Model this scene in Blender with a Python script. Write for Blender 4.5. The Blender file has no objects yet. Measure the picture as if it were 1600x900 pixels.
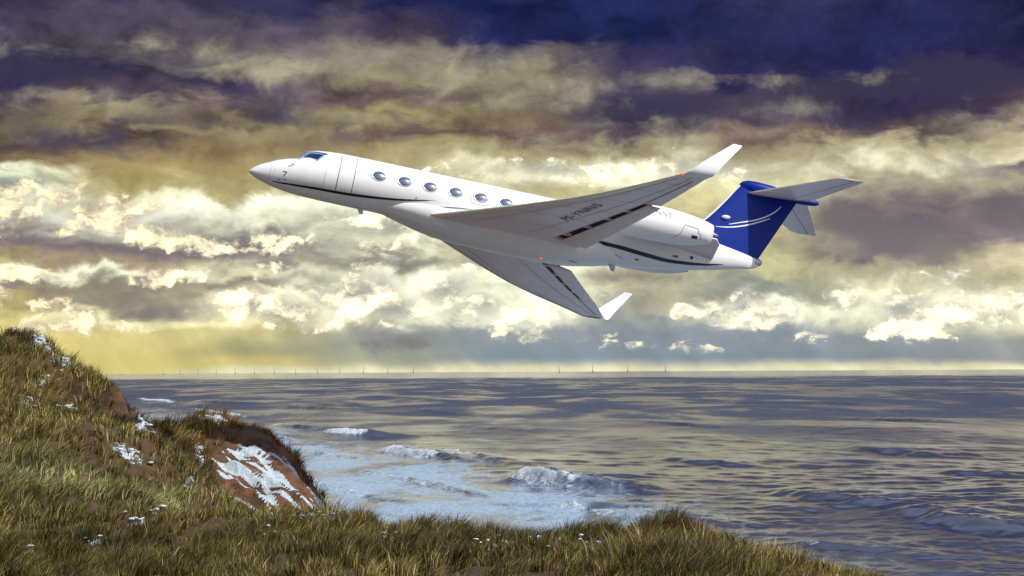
import bpy, bmesh, math, random
import numpy as np
from mathutils import Matrix, Vector

rng = np.random.default_rng(7)
random.seed(7)
scene = bpy.context.scene
col = scene.collection

# ------------------------------------------------------------------ camera
F = 4444.44                      # focal length in photo pixels (1600 wide)
CAM = Vector((0.0, 0.0, 15.0))
PITCH = math.atan(131.0 / F)
ROLL = math.radians(-0.284)
cam_data = bpy.data.cameras.new('camera')
cam_data.sensor_width = 36.0
cam_data.lens = 100.0
cam_data.clip_start = 0.5
cam_data.clip_end = 400000.0
cam = bpy.data.objects.new('camera', cam_data)
col.objects.link(cam)
CAM_ROT = (Matrix.Rotation(math.pi / 2 + PITCH, 4, 'X') @ Matrix.Rotation(ROLL, 4, 'Z'))
cam.matrix_world = Matrix.Translation(CAM) @ CAM_ROT
scene.camera = cam

scene.view_settings.view_transform = 'Standard'
scene.view_settings.look = 'None'
scene.view_settings.gamma = 1.0
scene.view_settings.exposure = 0.0
scene.view_settings.use_curve_mapping = False
scene.cycles.max_bounces = 6
scene.cycles.use_denoising = True
scene.cycles.caustics_reflective = True
scene.cycles.caustics_refractive = False
scene.cycles.blur_glossy = 1.0
scene.cycles.sample_clamp_indirect = 4.0

# ------------------------------------------------------------------ sun
SUN_TO = Vector((0.588, -0.385, 0.712)).normalized()      # towards the sun
sun_data = bpy.data.lights.new('sun', 'SUN')
sun_data.energy = 4.6
sun_data.angle = math.radians(0.5)
sun_data.color = (1.0, 0.97, 0.91)
sun = bpy.data.objects.new('sun', sun_data)
col.objects.link(sun)
sun.rotation_euler = (-SUN_TO).to_track_quat('-Z', 'Y').to_euler()
sun.location = (0, 0, 200)


def lin(c):
    r = []
    for v in c:
        v = v / 255.0
        r.append(v / 12.92 if v <= 0.04045 else ((v + 0.055) / 1.055) ** 2.4)
    return r


# ------------------------------------------------------------------ sky
def node_tools(nt):
    N, L = nt.nodes, nt.links

    def put(sock, v):
        if isinstance(v, bpy.types.NodeSocket):
            L.new(v, sock)
        else:
            sock.default_value = v

    def math_(op, a, b=None, c=None, clamp=False):
        n = N.new('ShaderNodeMath')
        n.operation = op
        n.use_clamp = clamp
        put(n.inputs[0], a)
        if b is not None:
            put(n.inputs[1], b)
        if c is not None:
            put(n.inputs[2], c)
        return n.outputs[0]

    def vmath(op, a, b=None):
        n = N.new('ShaderNodeVectorMath')
        n.operation = op
        put(n.inputs[0], a)
        if b is not None:
            put(n.inputs[1], b)
        return n.outputs['Value'] if op in ('DOT_PRODUCT', 'LENGTH') else n.outputs[0]

    def noise(vec, scale, detail=5, rough=0.55, lac=2.0, dist=0.0, out=0):
        n = N.new('ShaderNodeTexNoise')
        n.noise_dimensions = '3D'
        put(n.inputs['Vector'], vec)
        n.inputs['Scale'].default_value = scale
        n.inputs['Detail'].default_value = detail
        n.inputs['Roughness'].default_value = rough
        n.inputs['Lacunarity'].default_value = lac
        n.inputs['Distortion'].default_value = dist
        return n.outputs[out]

    def maprange(v, a, b, c=0.0, d=1.0, smooth=True):
        n = N.new('ShaderNodeMapRange')
        n.interpolation_type = 'SMOOTHSTEP' if smooth else 'LINEAR'
        put(n.inputs[0], v)
        for i, x in enumerate((a, b, c, d)):
            put(n.inputs[i + 1], x)
        return n.outputs[0]

    def mixcol(f, a, b, mode='MIX'):
        n = N.new('ShaderNodeMix')
        n.data_type = 'RGBA'
        n.blend_type = mode
        put(n.inputs[0], f)
        put(n.inputs[6], a if isinstance(a, bpy.types.NodeSocket) else (*a, 1.0))
        put(n.inputs[7], b if isinstance(b, bpy.types.NodeSocket) else (*b, 1.0))
        return n.outputs[2]

    def combine(x, y, z):
        n = N.new('ShaderNodeCombineXYZ')
        put(n.inputs[0], x)
        put(n.inputs[1], y)
        put(n.inputs[2], z)
        return n.outputs[0]

    def separate(v):
        n = N.new('ShaderNodeSeparateXYZ')
        put(n.inputs[0], v)
        return n.outputs
    return dict(N=N, L=L, put=put, math=math_, vmath=vmath, noise=noise, maprange=maprange,
                mixcol=mixcol, combine=combine, separate=separate)


# sky colour by elevation for nine bearings across the bay (heights in 1/4444 rad above the horizon)
SKY = [
    [(0, 60, 55, 80), (40, 75, 70, 90), (80, 60, 55, 85), (120, 50, 45, 80), (160, 75, 65, 80), (190, 125, 110, 90),
     (215, 95, 80, 80), (250, 140, 115, 80), (275, 235, 235, 200), (300, 150, 170, 160), (330, 210, 215, 190),
     (350, 250, 250, 230), (375, 130, 115, 125), (405, 180, 165, 120), (425, 235, 235, 190), (450, 150, 140, 125),
     (480, 190, 175, 110), (510, 222, 206, 132), (560, 212, 196, 118)],
    [(0, 85, 75, 95), (40, 80, 72, 92), (75, 95, 85, 95), (110, 45, 45, 80), (150, 85, 72, 85), (165, 150, 135, 110),
     (195, 150, 135, 100), (215, 90, 75, 75), (240, 150, 125, 80), (265, 165, 145, 85), (290, 190, 175, 110),
     (310, 235, 230, 190), (335, 250, 250, 235), (360, 200, 195, 175), (385, 135, 120, 125), (410, 175, 155, 130),
     (425, 245, 245, 215), (445, 160, 150, 130), (470, 150, 140, 125), (500, 240, 235, 180), (515, 222, 208, 140),
     (560, 212, 200, 124)],
    [(0, 50, 50, 80), (40, 90, 80, 95), (82, 120, 110, 110), (100, 165, 155, 135), (130, 60, 50, 80), (170, 100, 85, 90),
     (195, 160, 145, 100), (225, 150, 125, 85), (255, 165, 145, 90), (290, 175, 160, 100), (320, 250, 250, 225),
     (350, 235, 235, 205), (385, 130, 120, 125), (415, 220, 215, 180), (435, 150, 140, 125), (460, 240, 235, 200),
     (490, 235, 230, 180), (515, 200, 190, 140), (545, 170, 165, 125), (565, 205, 190, 125)],
    [(0, 30, 35, 75), (50, 75, 65, 85), (90, 150, 140, 125), (120, 165, 155, 125), (145, 120, 100, 100), (175, 170, 160, 115),
     (205, 120, 95, 85), (230, 165, 150, 100), (280, 185, 170, 115), (320, 235, 235, 205), (350, 180, 180, 165),
     (380, 225, 225, 195), (405, 150, 145, 135), (430, 250, 250, 225), (465, 245, 245, 215), (500, 225, 225, 195),
     (525, 150, 155, 150), (560, 160, 165, 145)],
    [(0, 25, 35, 80), (60, 35, 40, 85), (90, 130, 120, 115), (120, 150, 140, 115), (150, 130, 120, 105), (180, 140, 120, 100),
     (205, 120, 95, 90), (235, 180, 170, 115), (265, 230, 225, 185), (300, 185, 175, 135), (340, 215, 210, 170),
     (390, 200, 195, 160), (430, 245, 245, 215), (470, 245, 245, 215), (500, 230, 230, 205), (520, 150, 160, 165),
     (560, 135, 150, 160)],
    [(0, 35, 40, 85), (60, 30, 40, 85), (100, 60, 55, 90), (130, 80, 70, 95), (170, 60, 55, 90), (200, 90, 75, 90),
     (220, 160, 145, 110), (245, 215, 210, 165), (270, 235, 230, 190), (310, 200, 190, 140), (370, 205, 198, 150),
     (430, 198, 190, 150), (450, 186, 180, 152), (480, 188, 186, 166), (500, 160, 166, 162), (530, 140, 150, 160),
     (560, 135, 150, 160)],
    [(0, 50, 50, 90), (60, 45, 48, 90), (120, 45, 45, 85), (160, 80, 70, 90), (190, 90, 80, 95), (210, 130, 110, 100),
     (235, 175, 160, 120), (265, 200, 190, 150), (300, 220, 215, 170), (345, 190, 180, 135), (390, 190, 185, 140),
     (420, 200, 195, 150), (450, 150, 155, 145), (480, 245, 245, 220), (500, 235, 235, 210), (520, 145, 155, 165),
     (560, 135, 148, 158)],
    [(0, 40, 42, 85), (100, 35, 38, 82), (180, 55, 48, 80), (215, 90, 75, 85), (240, 190, 175, 130), (265, 225, 220, 180),
     (290, 175, 165, 135), (320, 140, 125, 125), (350, 125, 112, 125), (400, 120, 108, 122), (420, 180, 170, 145),
     (460, 220, 215, 180), (490, 245, 245, 215), (515, 225, 225, 195), (535, 150, 158, 160), (560, 140, 150, 158)],
    [(0, 30, 32, 65), (60, 40, 42, 80), (120, 55, 45, 75), (170, 95, 75, 90), (210, 200, 185, 140), (250, 215, 205, 160),
     (265, 110, 95, 110), (290, 180, 165, 135), (320, 150, 135, 130), (370, 150, 135, 135), (400, 215, 205, 165),
     (440, 210, 200, 160), (480, 235, 230, 195), (510, 220, 215, 180), (540, 155, 160, 155), (565, 150, 155, 155)],
]


def build_world():
    w = bpy.data.worlds.new('World')
    scene.world = w
    w.use_nodes = True
    nt = w.node_tree
    nt.nodes.clear()
    T = node_tools(nt)
    N, L, M, V = T['N'], T['L'], T['math'], T['vmath']
    geo = N.new('ShaderNodeTexCoord').outputs['Generated']
    d = V('NORMALIZE', geo)
    x, y, z = T['separate'](d)
    az = M('ARCTAN2', x, y)
    u = M('MULTIPLY', az, F)
    hyp = M('SQRT', M('ADD', M('MULTIPLY', x, x), M('MULTIPLY', y, y)))
    el = M('MULTIPLY', M('DIVIDE', z, M('MAXIMUM', hyp, 0.02)), F)
    # turbulence: seamless 3D noise on the direction, clouds drawn out sideways
    st = V('MULTIPLY', d, (1.0, 1.0, 1.9))
    w1 = T['noise'](st, 15.0, 3, 0.5, out=1)
    w2 = T['noise'](V('ADD', st, (3.1, 1.7, 0.4)), 48.0, 8, 0.57, dist=0.5, out=1)
    a = T['separate'](V('SUBTRACT', w1, (0.5, 0.5, 0.5)))
    b = T['separate'](V('SUBTRACT', w2, (0.5, 0.5, 0.5)))
    low = T['maprange'](el, 15.0, 110.0, 0.15, 1.0)          # calm rain haze along the horizon
    du = M('ADD', M('MULTIPLY', a[0], 220.0), M('MULTIPLY', b[0], 150.0))
    dv = M('ADD', M('MULTIPLY', a[1], 60.0), M('MULTIPLY', b[1], 105.0))
    uu = M('ADD', u, M('MULTIPLY', du, low))
    vv = M('ADD', el, M('MULTIPLY', dv, low))
    t = M('PINGPONG', M('ADD', M('DIVIDE', uu, 200.0), 4.0), 8.0)
    rp = M('DIVIDE', vv, 640.0)
    out = None
    for i, column in enumerate(SKY):
        r = N.new('ShaderNodeValToRGB')
        L.new(rp, r.inputs[0])
        cr = r.color_ramp
        cr.interpolation = 'EASE'
        column = [(c[0], *[0.8 * k_ + 0.2 * (sum(c[1:]) / 3 + 14) for k_ in c[1:]]) if 180 < c[0] < 300 and c[1] - c[3] > 30 else c for c in column]
        pts = sorted([((581 - c[0]) / 640.0, lin(c[1:])) for c in column])
        pts.append((0.985, lin((60, 56, 90))))
        if i >= 2:
            pts.append((2.0 / 640.0, lin((218, 213, 176))))
            pts.sort()
        while len(cr.elements) > 1:
            cr.elements.remove(cr.elements[-1])
        cr.elements[0].position = pts[0][0]
        cr.elements[0].color = (*pts[0][1], 1)
        for p, c in pts[1:]:
            e = cr.elements.new(p)
            e.color = (*c, 1)
        if out is None:
            out = r.outputs[0]
        else:
            f = T['maprange'](t, float(i - 1), float(i))
            out = T['mixcol'](f, out, r.outputs[0])
    # billows: lit tops and shaded undersides from the slope of the cloud density
    def puffs(vec, scale):
        n = N.new('ShaderNodeTexVoronoi')
        n.feature = 'F1'
        n.normalize = True
        L.new(vec, n.inputs['Vector'])
        n.inputs['Scale'].default_value = scale
        n.inputs['Detail'].default_value = 4.0
        n.inputs['Roughness'].default_value = 0.55
        n.inputs['Lacunarity'].default_value = 2.3
        return n.outputs['Distance']
    q = V('MULTIPLY', d, (1.0, 1.0, 1.35))
    wob = V('SUBTRACT', T['noise'](q, 70.0, 5, 0.6, out=1), (0.5, 0.5, 0.5))
    p1 = V('ADD', q, V('MULTIPLY', wob, (0.016, 0.016, 0.016)))
    c1 = puffs(p1, 46.0)
    c2 = puffs(V('ADD', p1, (-0.0034, 0.0, 0.0062)), 46.0)
    rel = M('SUBTRACT', c2, c1)
    wisps = T['noise'](V('ADD', st, V('MULTIPLY', wob, (0.01, 0.01, 0.01))), 40.0, 7, 0.58, dist=0.5)
    wsp = M('SUBTRACT', wisps, 0.5)
    gain = M('ADD', M('ADD', 1.0, M('MULTIPLY', M('MULTIPLY', rel, 1.1), low)), M('MULTIPLY', wsp, M('MULTIPLY', low, T['maprange'](el, 280.0, 420.0, 0.95, 2.0))))
    grad = N.new('ShaderNodeMix')
    grad.data_type = 'RGBA'
    grad.blend_type = 'MULTIPLY'
    grad.inputs[0].default_value = 1.0
    L.new(out, grad.inputs[6])
    L.new(T['combine'](gain, gain, gain), grad.inputs[7])
    base = grad.outputs[2]
    ray = T['noise'](T['combine'](M('ADD', M('MULTIPLY', u, 0.011), M('MULTIPLY', el, 0.009)), 0.0, 0.0), 1.0, 3, 0.55)
    rg = M('ADD', 1.0, M('MULTIPLY', M('SUBTRACT', ray, 0.5), T['maprange'](el, 170.0, 90.0, 0.0, 0.7)))
    base = T['mixcol'](1.0, base, T['combine'](rg, rg, rg), 'MULTIPLY')
    uvw = T['combine'](M('ADD', u, M('MULTIPLY', M('MULTIPLY', a[0], 60.0), low)), M('ADD', el, M('MULTIPLY', M('MULTIPLY', a[1], 26.0), low)), 0.0)

    def bank(blobs):
        """cloud banks by bearing, height above the horizon, half width and half height"""
        best = None
        for (bx_, by_, rx, ry) in blobs:
            n = N.new('ShaderNodeVectorMath')
            n.operation = 'MULTIPLY_ADD'
            L.new(uvw, n.inputs[0])
            n.inputs[1].default_value = (1.0 / rx, 1.0 / ry, 0.0)
            n.inputs[2].default_value = (-(bx_ - 800.0) / rx, -(581.0 - by_) / ry, 0.0)
            ln = M('MULTIPLY', M('SUBTRACT', 1.0, V('LENGTH', n.outputs[0])), float(ry))
            best = ln if best is None else M('MAXIMUM', best, ln)
        return best
    # dark scud
    dk = bank([(70, 208, 90, 20), (190, 212, 60, 17), (250, 190, 60, 12), (420, 178, 70, 16), (510, 190, 50, 12), (640, 208, 130, 9), (1330, 345, 70, 34), (1430, 375, 110, 44),
               (1560, 335, 80, 40), (250, 384, 260, 16), (90, 372, 90, 16), (1480, 205, 30, 12), (590, 412, 150, 9), (240, 488, 70, 16), (160, 440, 150, 9), (1330, 150, 120, 30), (1000, 170, 200, 26),
               (640, 535, 70, 16), (330, 70, 90, 20), (90, 110, 150, 26), (1500, 130, 120, 40), (985, 472, 50, 20), (1000, 430, 60, 10)])
    dd = M('ADD', dk, M('MULTIPLY', wsp, 95.0))
    dd = M('ADD', dd, M('MULTIPLY', M('SUBTRACT', 0.45, c1), 16.0))
    dark_c = T['mixcol'](T['maprange'](el, 120.0, 420.0), (0.22, 0.19, 0.19), (0.046, 0.040, 0.078))
    base = T['mixcol'](T['maprange'](dd, -4.0, 20.0, 0.0, 0.8), base, dark_c)
    # sunlit cloud is brighter than white paper
    bl = N.new('ShaderNodeRGBToBW')
    L.new(base, bl.inputs[0])
    hg = T['maprange'](bl.outputs[0], 0.40, 0.85, 1.0, 1.22)
    base = T['mixcol'](1.0, base, T['combine'](hg, hg, hg), 'MULTIPLY')
    # pale breaks in the storm deck
    pb = bank([(375, 95, 24, 14), (325, 78, 40, 20), (690, 110, 110, 24), (800, 100, 90, 18), (885, 140, 44, 44), (760, 162, 120, 12), (1270, 175, 40, 6), (1080, 128, 70, 5), (960, 190, 120, 6),
               (1500, 195, 14, 22), (85, 72, 60, 14), (235, 66, 36, 18), (130, 155, 50, 10), (260, 162, 60, 12), (640, 180, 120, 10), (1010, 215, 220, 10)])
    pd = M('ADD', M('ADD', pb, M('MULTIPLY', wsp, 110.0)), M('MULTIPLY', M('SUBTRACT', 0.45, c1), 46.0))
    pl = M('ADD', 0.5, M('MULTIPLY', rel, 2.6), clamp=True)
    pale_c = T['mixcol'](pl, (0.13, 0.105, 0.115), (0.52, 0.47, 0.30))
    base = T['mixcol'](T['maprange'](pd, -4.0, 34.0, 0.0, 0.72), base, pale_c)
    # bright cumulus
    lt = bank([(60, 345, 90, 26), (170, 332, 110, 32), (265, 350, 80, 28), (330, 372, 60, 16), (20, 300, 50, 26), (100, 315, 60, 14), (450, 372, 90, 11), (540, 378, 60, 9), (380, 335, 120, 10), (560, 338, 150, 12),
               (400, 470, 60, 26), (450, 487, 70, 24), (560, 455, 80, 40), (610, 480, 60, 26), (600, 505, 40, 18), (700, 455, 60, 30), (750, 475, 70, 26), (820, 492, 60, 20), (830, 520, 45, 9),
               (930, 530, 30, 10), (1030, 544, 40, 7), (1060, 494, 40, 12), (1110, 488, 60, 20), (1170, 485, 46, 28), (1220, 492, 50, 28), (1310, 474, 42, 20), (1265, 530, 34, 8),
               (1410, 488, 60, 28), (1470, 500, 70, 26), (1550, 498, 60, 20), (1520, 450, 70, 24), (1370, 522, 26, 7), (1500, 516, 40, 8), (880, 262, 120, 14), (1090, 262, 90, 14), (690, 325, 60, 14),
               (150, 508, 70, 9), (40, 505, 34, 8), (160, 428, 150, 8), (1600, 470, 70, 30), (1700, 480, 90, 30), (-100, 340, 110, 36), (-80, 470, 120, 16)])
    ld = M('ADD', lt, M('MULTIPLY', M('SUBTRACT', 0.40, c1), 62.0))
    ld = M('ADD', ld, M('MULTIPLY', wsp, 58.0))
    lit = M('ADD', M('ADD', 0.44, M('MULTIPLY', rel, 3.6)), M('MULTIPLY', wsp, 0.9), clamp=True)
    soft = T['maprange'](lit, 0.2, 0.7, 32.0, 9.0)
    alpha = M('MULTIPLY', T['maprange'](M('DIVIDE', ld, soft), 0.0, 1.0), T['maprange'](el, 20.0, 45.0))
    lit_c = T['mixcol'](T['maprange'](u, -800.0, -100.0), (1.75, 1.52, 0.92), (1.65, 1.5, 1.05))
    sh_c = T['mixcol'](T['maprange'](u, -700.0, 100.0), (0.36, 0.31, 0.26), (0.40, 0.41, 0.38))
    cumc = T['mixcol'](T['maprange'](lit, 0.16, 1.05), sh_c, lit_c)
    base = T['mixcol'](M('MULTIPLY', alpha, 0.92), base, cumc)
    # overhead the deck thins to an even grey
    clouds = T['mixcol'](T['maprange'](el, 600.0, 1300.0), base, (0.31, 0.36, 0.49))
    bg_c = N.new('ShaderNodeBackground')
    L.new(clouds, bg_c.inputs[0])
    bg_c.inputs[1].default_value = 1.0
    sky = N.new('ShaderNodeTexSky')
    sky.sky_type = 'NISHITA'
    sky.sun_disc = False
    sky.sun_elevation = math.asin(SUN_TO.z)
    sky.sun_rotation = math.atan2(SUN_TO.x, SUN_TO.y)
    sky.altitude = 15
    sky.dust_density = 2.0
    bg_s = N.new('ShaderNodeBackground')
    L.new(sky.outputs[0], bg_s.inputs[0])
    bg_s.inputs[1].default_value = 0.1
    # the front fills the sky ahead; it breaks up overhead and behind, where the sun stands
    dot = V('DOT_PRODUCT', d, tuple(SUN_TO))
    brk = T['noise'](d, 5.0, 5, 0.55)
    openf = T['maprange'](M('ADD', dot, M('MULTIPLY', M('SUBTRACT', brk, 0.5), 0.7)), 0.45, 0.8)
    mx = N.new('ShaderNodeMixShader')
    L.new(openf, mx.inputs[0])
    L.new(bg_c.outputs[0], mx.inputs[1])
    L.new(bg_s.outputs[0], mx.inputs[2])
    o = N.new('ShaderNodeOutputWorld')
    L.new(mx.outputs[0], o.inputs[0])
    w.cycles.sampling_method = 'MANUAL'
    w.cycles.sample_map_resolution = 1024


build_world()


# ------------------------------------------------------------------ helpers
def mesh_obj(name, verts, faces, mats, parent=None, smooth=True, mat_idx=None):
    me = bpy.data.meshes.new(name)
    me.from_pydata([tuple(map(float, v)) for v in verts], [], faces)
    for m in (mats if isinstance(mats, (list, tuple)) else [mats]):
        me.materials.append(m)
    if mat_idx is not None:
        me.polygons.foreach_set('material_index', mat_idx)
    if smooth:
        me.polygons.foreach_set('use_smooth', [True] * len(me.polygons))
    me.update()
    o = bpy.data.objects.new(name, me)
    col.objects.link(o)
    if parent:
        o.parent = parent
    return o


def fast_mesh(name, verts, quads=None, tris=None, mat=None, smooth=True):
    """large numpy mesh"""
    me = bpy.data.meshes.new(name)
    verts = np.asarray(verts, np.float32)
    me.vertices.add(len(verts))
    me.vertices.foreach_set('co', verts.ravel())
    nq = 0 if quads is None else len(quads)
    ntr = 0 if tris is None else len(tris)
    loops = []
    if nq:
        loops.append(np.asarray(quads, np.int32).ravel())
    if ntr:
        loops.append(np.asarray(tris, np.int32).ravel())
    loops = np.concatenate(loops)
    me.loops.add(len(loops))
    me.loops.foreach_set('vertex_index', loops)
    starts = np.concatenate([np.arange(nq) * 4, nq * 4 + np.arange(ntr) * 3]).astype(np.int32)
    me.polygons.add(nq + ntr)
    me.polygons.foreach_set('loop_start', starts)
    if smooth:
        me.polygons.foreach_set('use_smooth', np.ones(nq + ntr, bool))
    me.update(calc_edges=True)
    me.validate()
    if mat:
        me.materials.append(mat)
    o = bpy.data.objects.new(name, me)
    col.objects.link(o)
    return o


def float_attr(o, name, vals):
    at = o.data.attributes.new(name, 'FLOAT', 'POINT')
    at.data.foreach_set('value', np.asarray(vals, np.float32))


def color_attr(o, name, vals):
    at = o.data.color_attributes.new(name, 'FLOAT_COLOR', 'POINT')
    v = np.ones((len(vals), 4), np.float32)
    v[:, :3] = vals
    at.data.foreach_set('color', v.ravel())


def tag(o, label=None, cat=None, group=None, kind=None):
    if label:
        o['label'] = label
    if cat:
        o['category'] = cat
    if group:
        o['group'] = group
    if kind:
        o['kind'] = kind
    return o


def new_mat(name):
    m = bpy.data.materials.new(name)
    m.use_nodes = True
    nt = m.node_tree
    return m, nt, nt.nodes['Principled BSDF'], node_tools(nt)


# value noise in numpy
def make_noise(seed):
    g = np.random.default_rng(seed).random((256, 256))

    def n(x, y):
        xi = np.floor(x).astype(int)
        yi = np.floor(y).astype(int)
        fx = x - xi
        fy = y - yi
        fx = fx * fx * (3 - 2 * fx)
        fy = fy * fy * (3 - 2 * fy)
        a = g[xi % 256, yi % 256]
        b = g[(xi + 1) % 256, yi % 256]
        c = g[xi % 256, (yi + 1) % 256]
        d = g[(xi + 1) % 256, (yi + 1) % 256]
        return (a * (1 - fx) + b * fx) * (1 - fy) + (c * (1 - fx) + d * fx) * fy
    return n


def fbm(n, x, y, octs=4, rough=0.5):
    s = 0
    amp = 1.0
    tot = 0
    for i in range(octs):
        s = s + amp * (n(x * 2 ** i + 17.3 * i, y * 2 ** i + 5.1 * i) - 0.5)
        tot += amp
        amp *= rough
    return s / tot * 2


CR = np.array(CAM_ROT.to_3x3())


def W(px, py, dist):
    """world point on the sight line of a bearing, at a distance north of the camera"""
    r = CR @ np.array([px - 800.0, -(py - 450.0), -F])
    return np.array(CAM) + r * (dist / r[1])


def onsea(px, py):
    r = CR @ np.array([px - 800.0, -(py - 450.0), -F])
    return np.array(CAM) + r * (-CAM.z / r[2])


# ------------------------------------------------------------------ sea
def build_sea():
    delta = np.concatenate([np.linspace(900, 345, 60)[:-1], np.linspace(345, 0.5, 620)])
    dist = CAM.z * F / delta
    dist = np.concatenate([[30.0], dist, [2.0e5, 3.0e5]])
    cols = np.concatenate([np.linspace(-14000, -1150, 40)[:-1], np.linspace(-1150, 1150, 640), np.linspace(1150, 14000, 40)[1:]])
    ang = np.arctan(np.clip(cols, -1150, 1150) / F) + (cols - np.clip(cols, -1150, 1150)) / F
    ang = np.concatenate([ang])
    D, A = np.meshgrid(dist, ang, indexing='ij')
    X = D * np.sin(A)
    Y = D * np.cos(A)
    dd = np.gradient(dist)[:, None] * np.ones_like(A)
    da = np.gradient(ang)[None, :] * D
    Z = np.zeros_like(X)
    r = np.random.default_rng(3)
    base = math.atan2(-0.177, -0.984)
    for i in range(110):
        lam = 0.7 * (24 / 0.7) ** (r.random())
        th = base + r.normal(0, 0.7)
        kx, ky = math.cos(th) * 2 * math.pi / lam, math.sin(th) * 2 * math.pi / lam
        amp = 0.0036 * lam ** 0.65 * (0.6 + 0.8 * r.random())
        att = np.exp(-0.5 * ((kx * da) ** 2 + (ky * dd) ** 2))
        ph = r.random() * 6.28
        s = np.sin(kx * X + ky * Y + ph)
        Z += amp * att * (s + 0.25 * s * s)
    # long swell, visible far out
    for i in range(14):
        lam = 60 * (500 / 60) ** (r.random())
        th = base + r.normal(0, 0.5)
        kx, ky = math.cos(th) * 2 * math.pi / lam, math.sin(th) * 2 * math.pi / lam
        att = np.exp(-0.5 * ((kx * da) ** 2 + (ky * dd) ** 2))
        Z += 0.0016 * min(lam, 160) * att * np.sin(kx * X + ky * Y + r.random() * 6.28)
    n1, n2 = make_noise(21), make_noise(22)
    # breaker zone: shoreward of this line the water is churned white
    by = np.array([0, 150, 219, 344, 480, 901, 1400, 4000])
    bx = np.array([44, 39, 34, 21, 0, -70, -155, -880])
    edge = np.interp(Y, by, bx)
    wob = fbm(n1, X / 14, Y / 60, 4) * 9 * np.clip(Y / 400, 0.5, 3)
    s = (edge - X) + wob
    width = 9 + Y / 30
    foam = np.clip(s / width, 0, 1)
    calm = 1 - 0.75 * np.clip(s / (width * 1.2), 0, 1)
    Z *= np.where(Y < 1500, calm, 1)
    streak = fbm(n2, X / 5.0 + fbm(n1, X / 9, Y / 30, 3) * 1.5, Y / 34, 4, 0.6)
    foam = foam * np.clip(0.78 + streak * 0.95, 0, 1)
    far = np.clip((Y - 700) / 500, 0, 1)
    foam *= 1 - 0.45 * far
    front = np.zeros_like(X)
    rollers = [  # two points on the crest, height, foam share, half width of the back
        ((602, 700), (712, 727), 1.9, 0.80, 4.0), ((798, 752), (962, 777), 2.2, 0.78, 4.4),
        ((1215, 775), (1420, 812), 0.9, 0.0, 5.5), ((1390, 812), (1620, 852), 1.0, 0.0, 5.0),
        ((505, 674), (612, 681), 1.7, 0.75, 4.5), ((425, 662), (500, 672), 1.3, 0.3, 5.0),
        ((780, 792), (990, 800), 0.55, 0.15, 3.0), ((1000, 715), (1180, 735), 0.6, 0.0, 6), ((1330, 700), (1520, 716), 0.8, 0, 7),
        ((700, 668), (850, 682), 0.9, 0, 8), ((940, 660), (1200, 676), 0.8, 0, 8), ((1250, 650), (1500, 664), 1.0, 0, 10),
        ((440, 636), (520, 640), 1.5, 0.1, 10), ((300, 630), (380, 634), 1.6, 0.3, 10), ((560, 622), (700, 628), 1.6, 0, 14),
        ((1450, 742), (1610, 764), 0.7, 0, 6), ((640, 640), (760, 648), 1.2, 0, 10), ((1100, 628), (1400, 636), 1.4, 0, 14),
        ((1240, 858), (1420, 876), 0.35, 0.4, 3.0), ((430, 694), (600, 724), 0.45, 0.95, 2.6), ((560, 738), (780, 780), 0.5, 0.9, 2.6),
        ((470, 745), (640, 792), 0.35, 0.95, 2.2), ((690, 702), (800, 738), 0.7, 0.7, 3.4), ((380, 668), (480, 690), 0.5, 0.9, 3.0), ((860, 788), (1060, 826), 0.4, 0.7, 2.4),
        ((1010, 800), (1160, 830), 0.4, 0.3, 2.4), ((300, 640), (420, 656), 0.9, 0.8, 4.5), ((220, 622), (300, 636), 1.2, 0.8, 7.0),
    ]
    for (p0, p1, hgt, fshare, bw) in rollers:
        hgt *= 0.8
        p0 = (p0[0] - 0.12 * (p1[0] - p0[0]), p0[1] - 0.12 * (p1[1] - p0[1]))
        a, b = onsea(*p0)[:2], onsea(*p1)[:2]
        v = b - a
        ln = np.linalg.norm(v)
        v = v / ln
        nrm = np.array([-v[1], v[0]])
        if nrm[0] > 0:
            nrm = -nrm                      # shoreward
        sx = ((X - a[0]) * v[0] + (Y - a[1]) * v[1]) / ln
        near = (sx > -0.5) & (sx < 1.5)
        q = (X - a[0]) * nrm[0] + (Y - a[1]) * nrm[1] + fbm(n1, X / 6 + hgt, Y / 22, 3) * 1.6 + 10 * (sx - 0.5) ** 2 * (bw / 4.4)
        env = np.exp(-((sx - 0.5) / 0.42) ** 4) * near
        back = np.exp(-(np.minimum(q, 0) / (bw * 1.5)) ** 2)
        frt = np.exp(-(np.maximum(q, 0) / (bw * 0.36)) ** 2)
        Z += hgt * env * np.where(q < 0, back, frt) * (1 + 0.22 * fbm(n2, X / 1.3, Y / 5.0, 4, 0.6))
        if fshare > 0:
            fs = np.clip((fshare - sx + 0.12 * fbm(n2, X / 3, Y / 9, 2)) / 0.10, 0, 1) * np.clip((sx + 0.08) / 0.08, 0, 1)
            white = min(1.0, 0.25 + hgt * 0.75) * fs * env * np.clip((q + 0.5) / 0.6, 0, 1) * np.exp(-(np.maximum(q - 0.6, 0) / (bw * 0.5)) ** 2)
            front = np.maximum(front, white)
            Z += white * 0.22 * fbm(n2, X / 0.5, Y / 0.9, 3, 0.6)
    foam = np.maximum(foam, 0.75 * np.clip(front, 0, 1))
    idx = np.arange(X.size).reshape(X.shape)
    quads = np.stack([idx[:-1, :-1], idx[:-1, 1:], idx[1:, 1:], idx[1:, :-1]], -1).reshape(-1, 4)[:, ::-1]
    m, nt, bs, T = new_mat('sea_water')
    N, L = T['N'], T['L']
    geo = N.new('ShaderNodeNewGeometry').outputs['Position']
    at = N.new('ShaderNodeAttribute')
    at.attribute_name = 'foam'
    # ripples, finer ones near and broader ones far out
    p1 = T['vmath']('MULTIPLY', geo, (1.0, 0.42, 1.0))
    r1 = T['noise'](p1, 1.1, 7, 0.66, dist=0.3)
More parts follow.
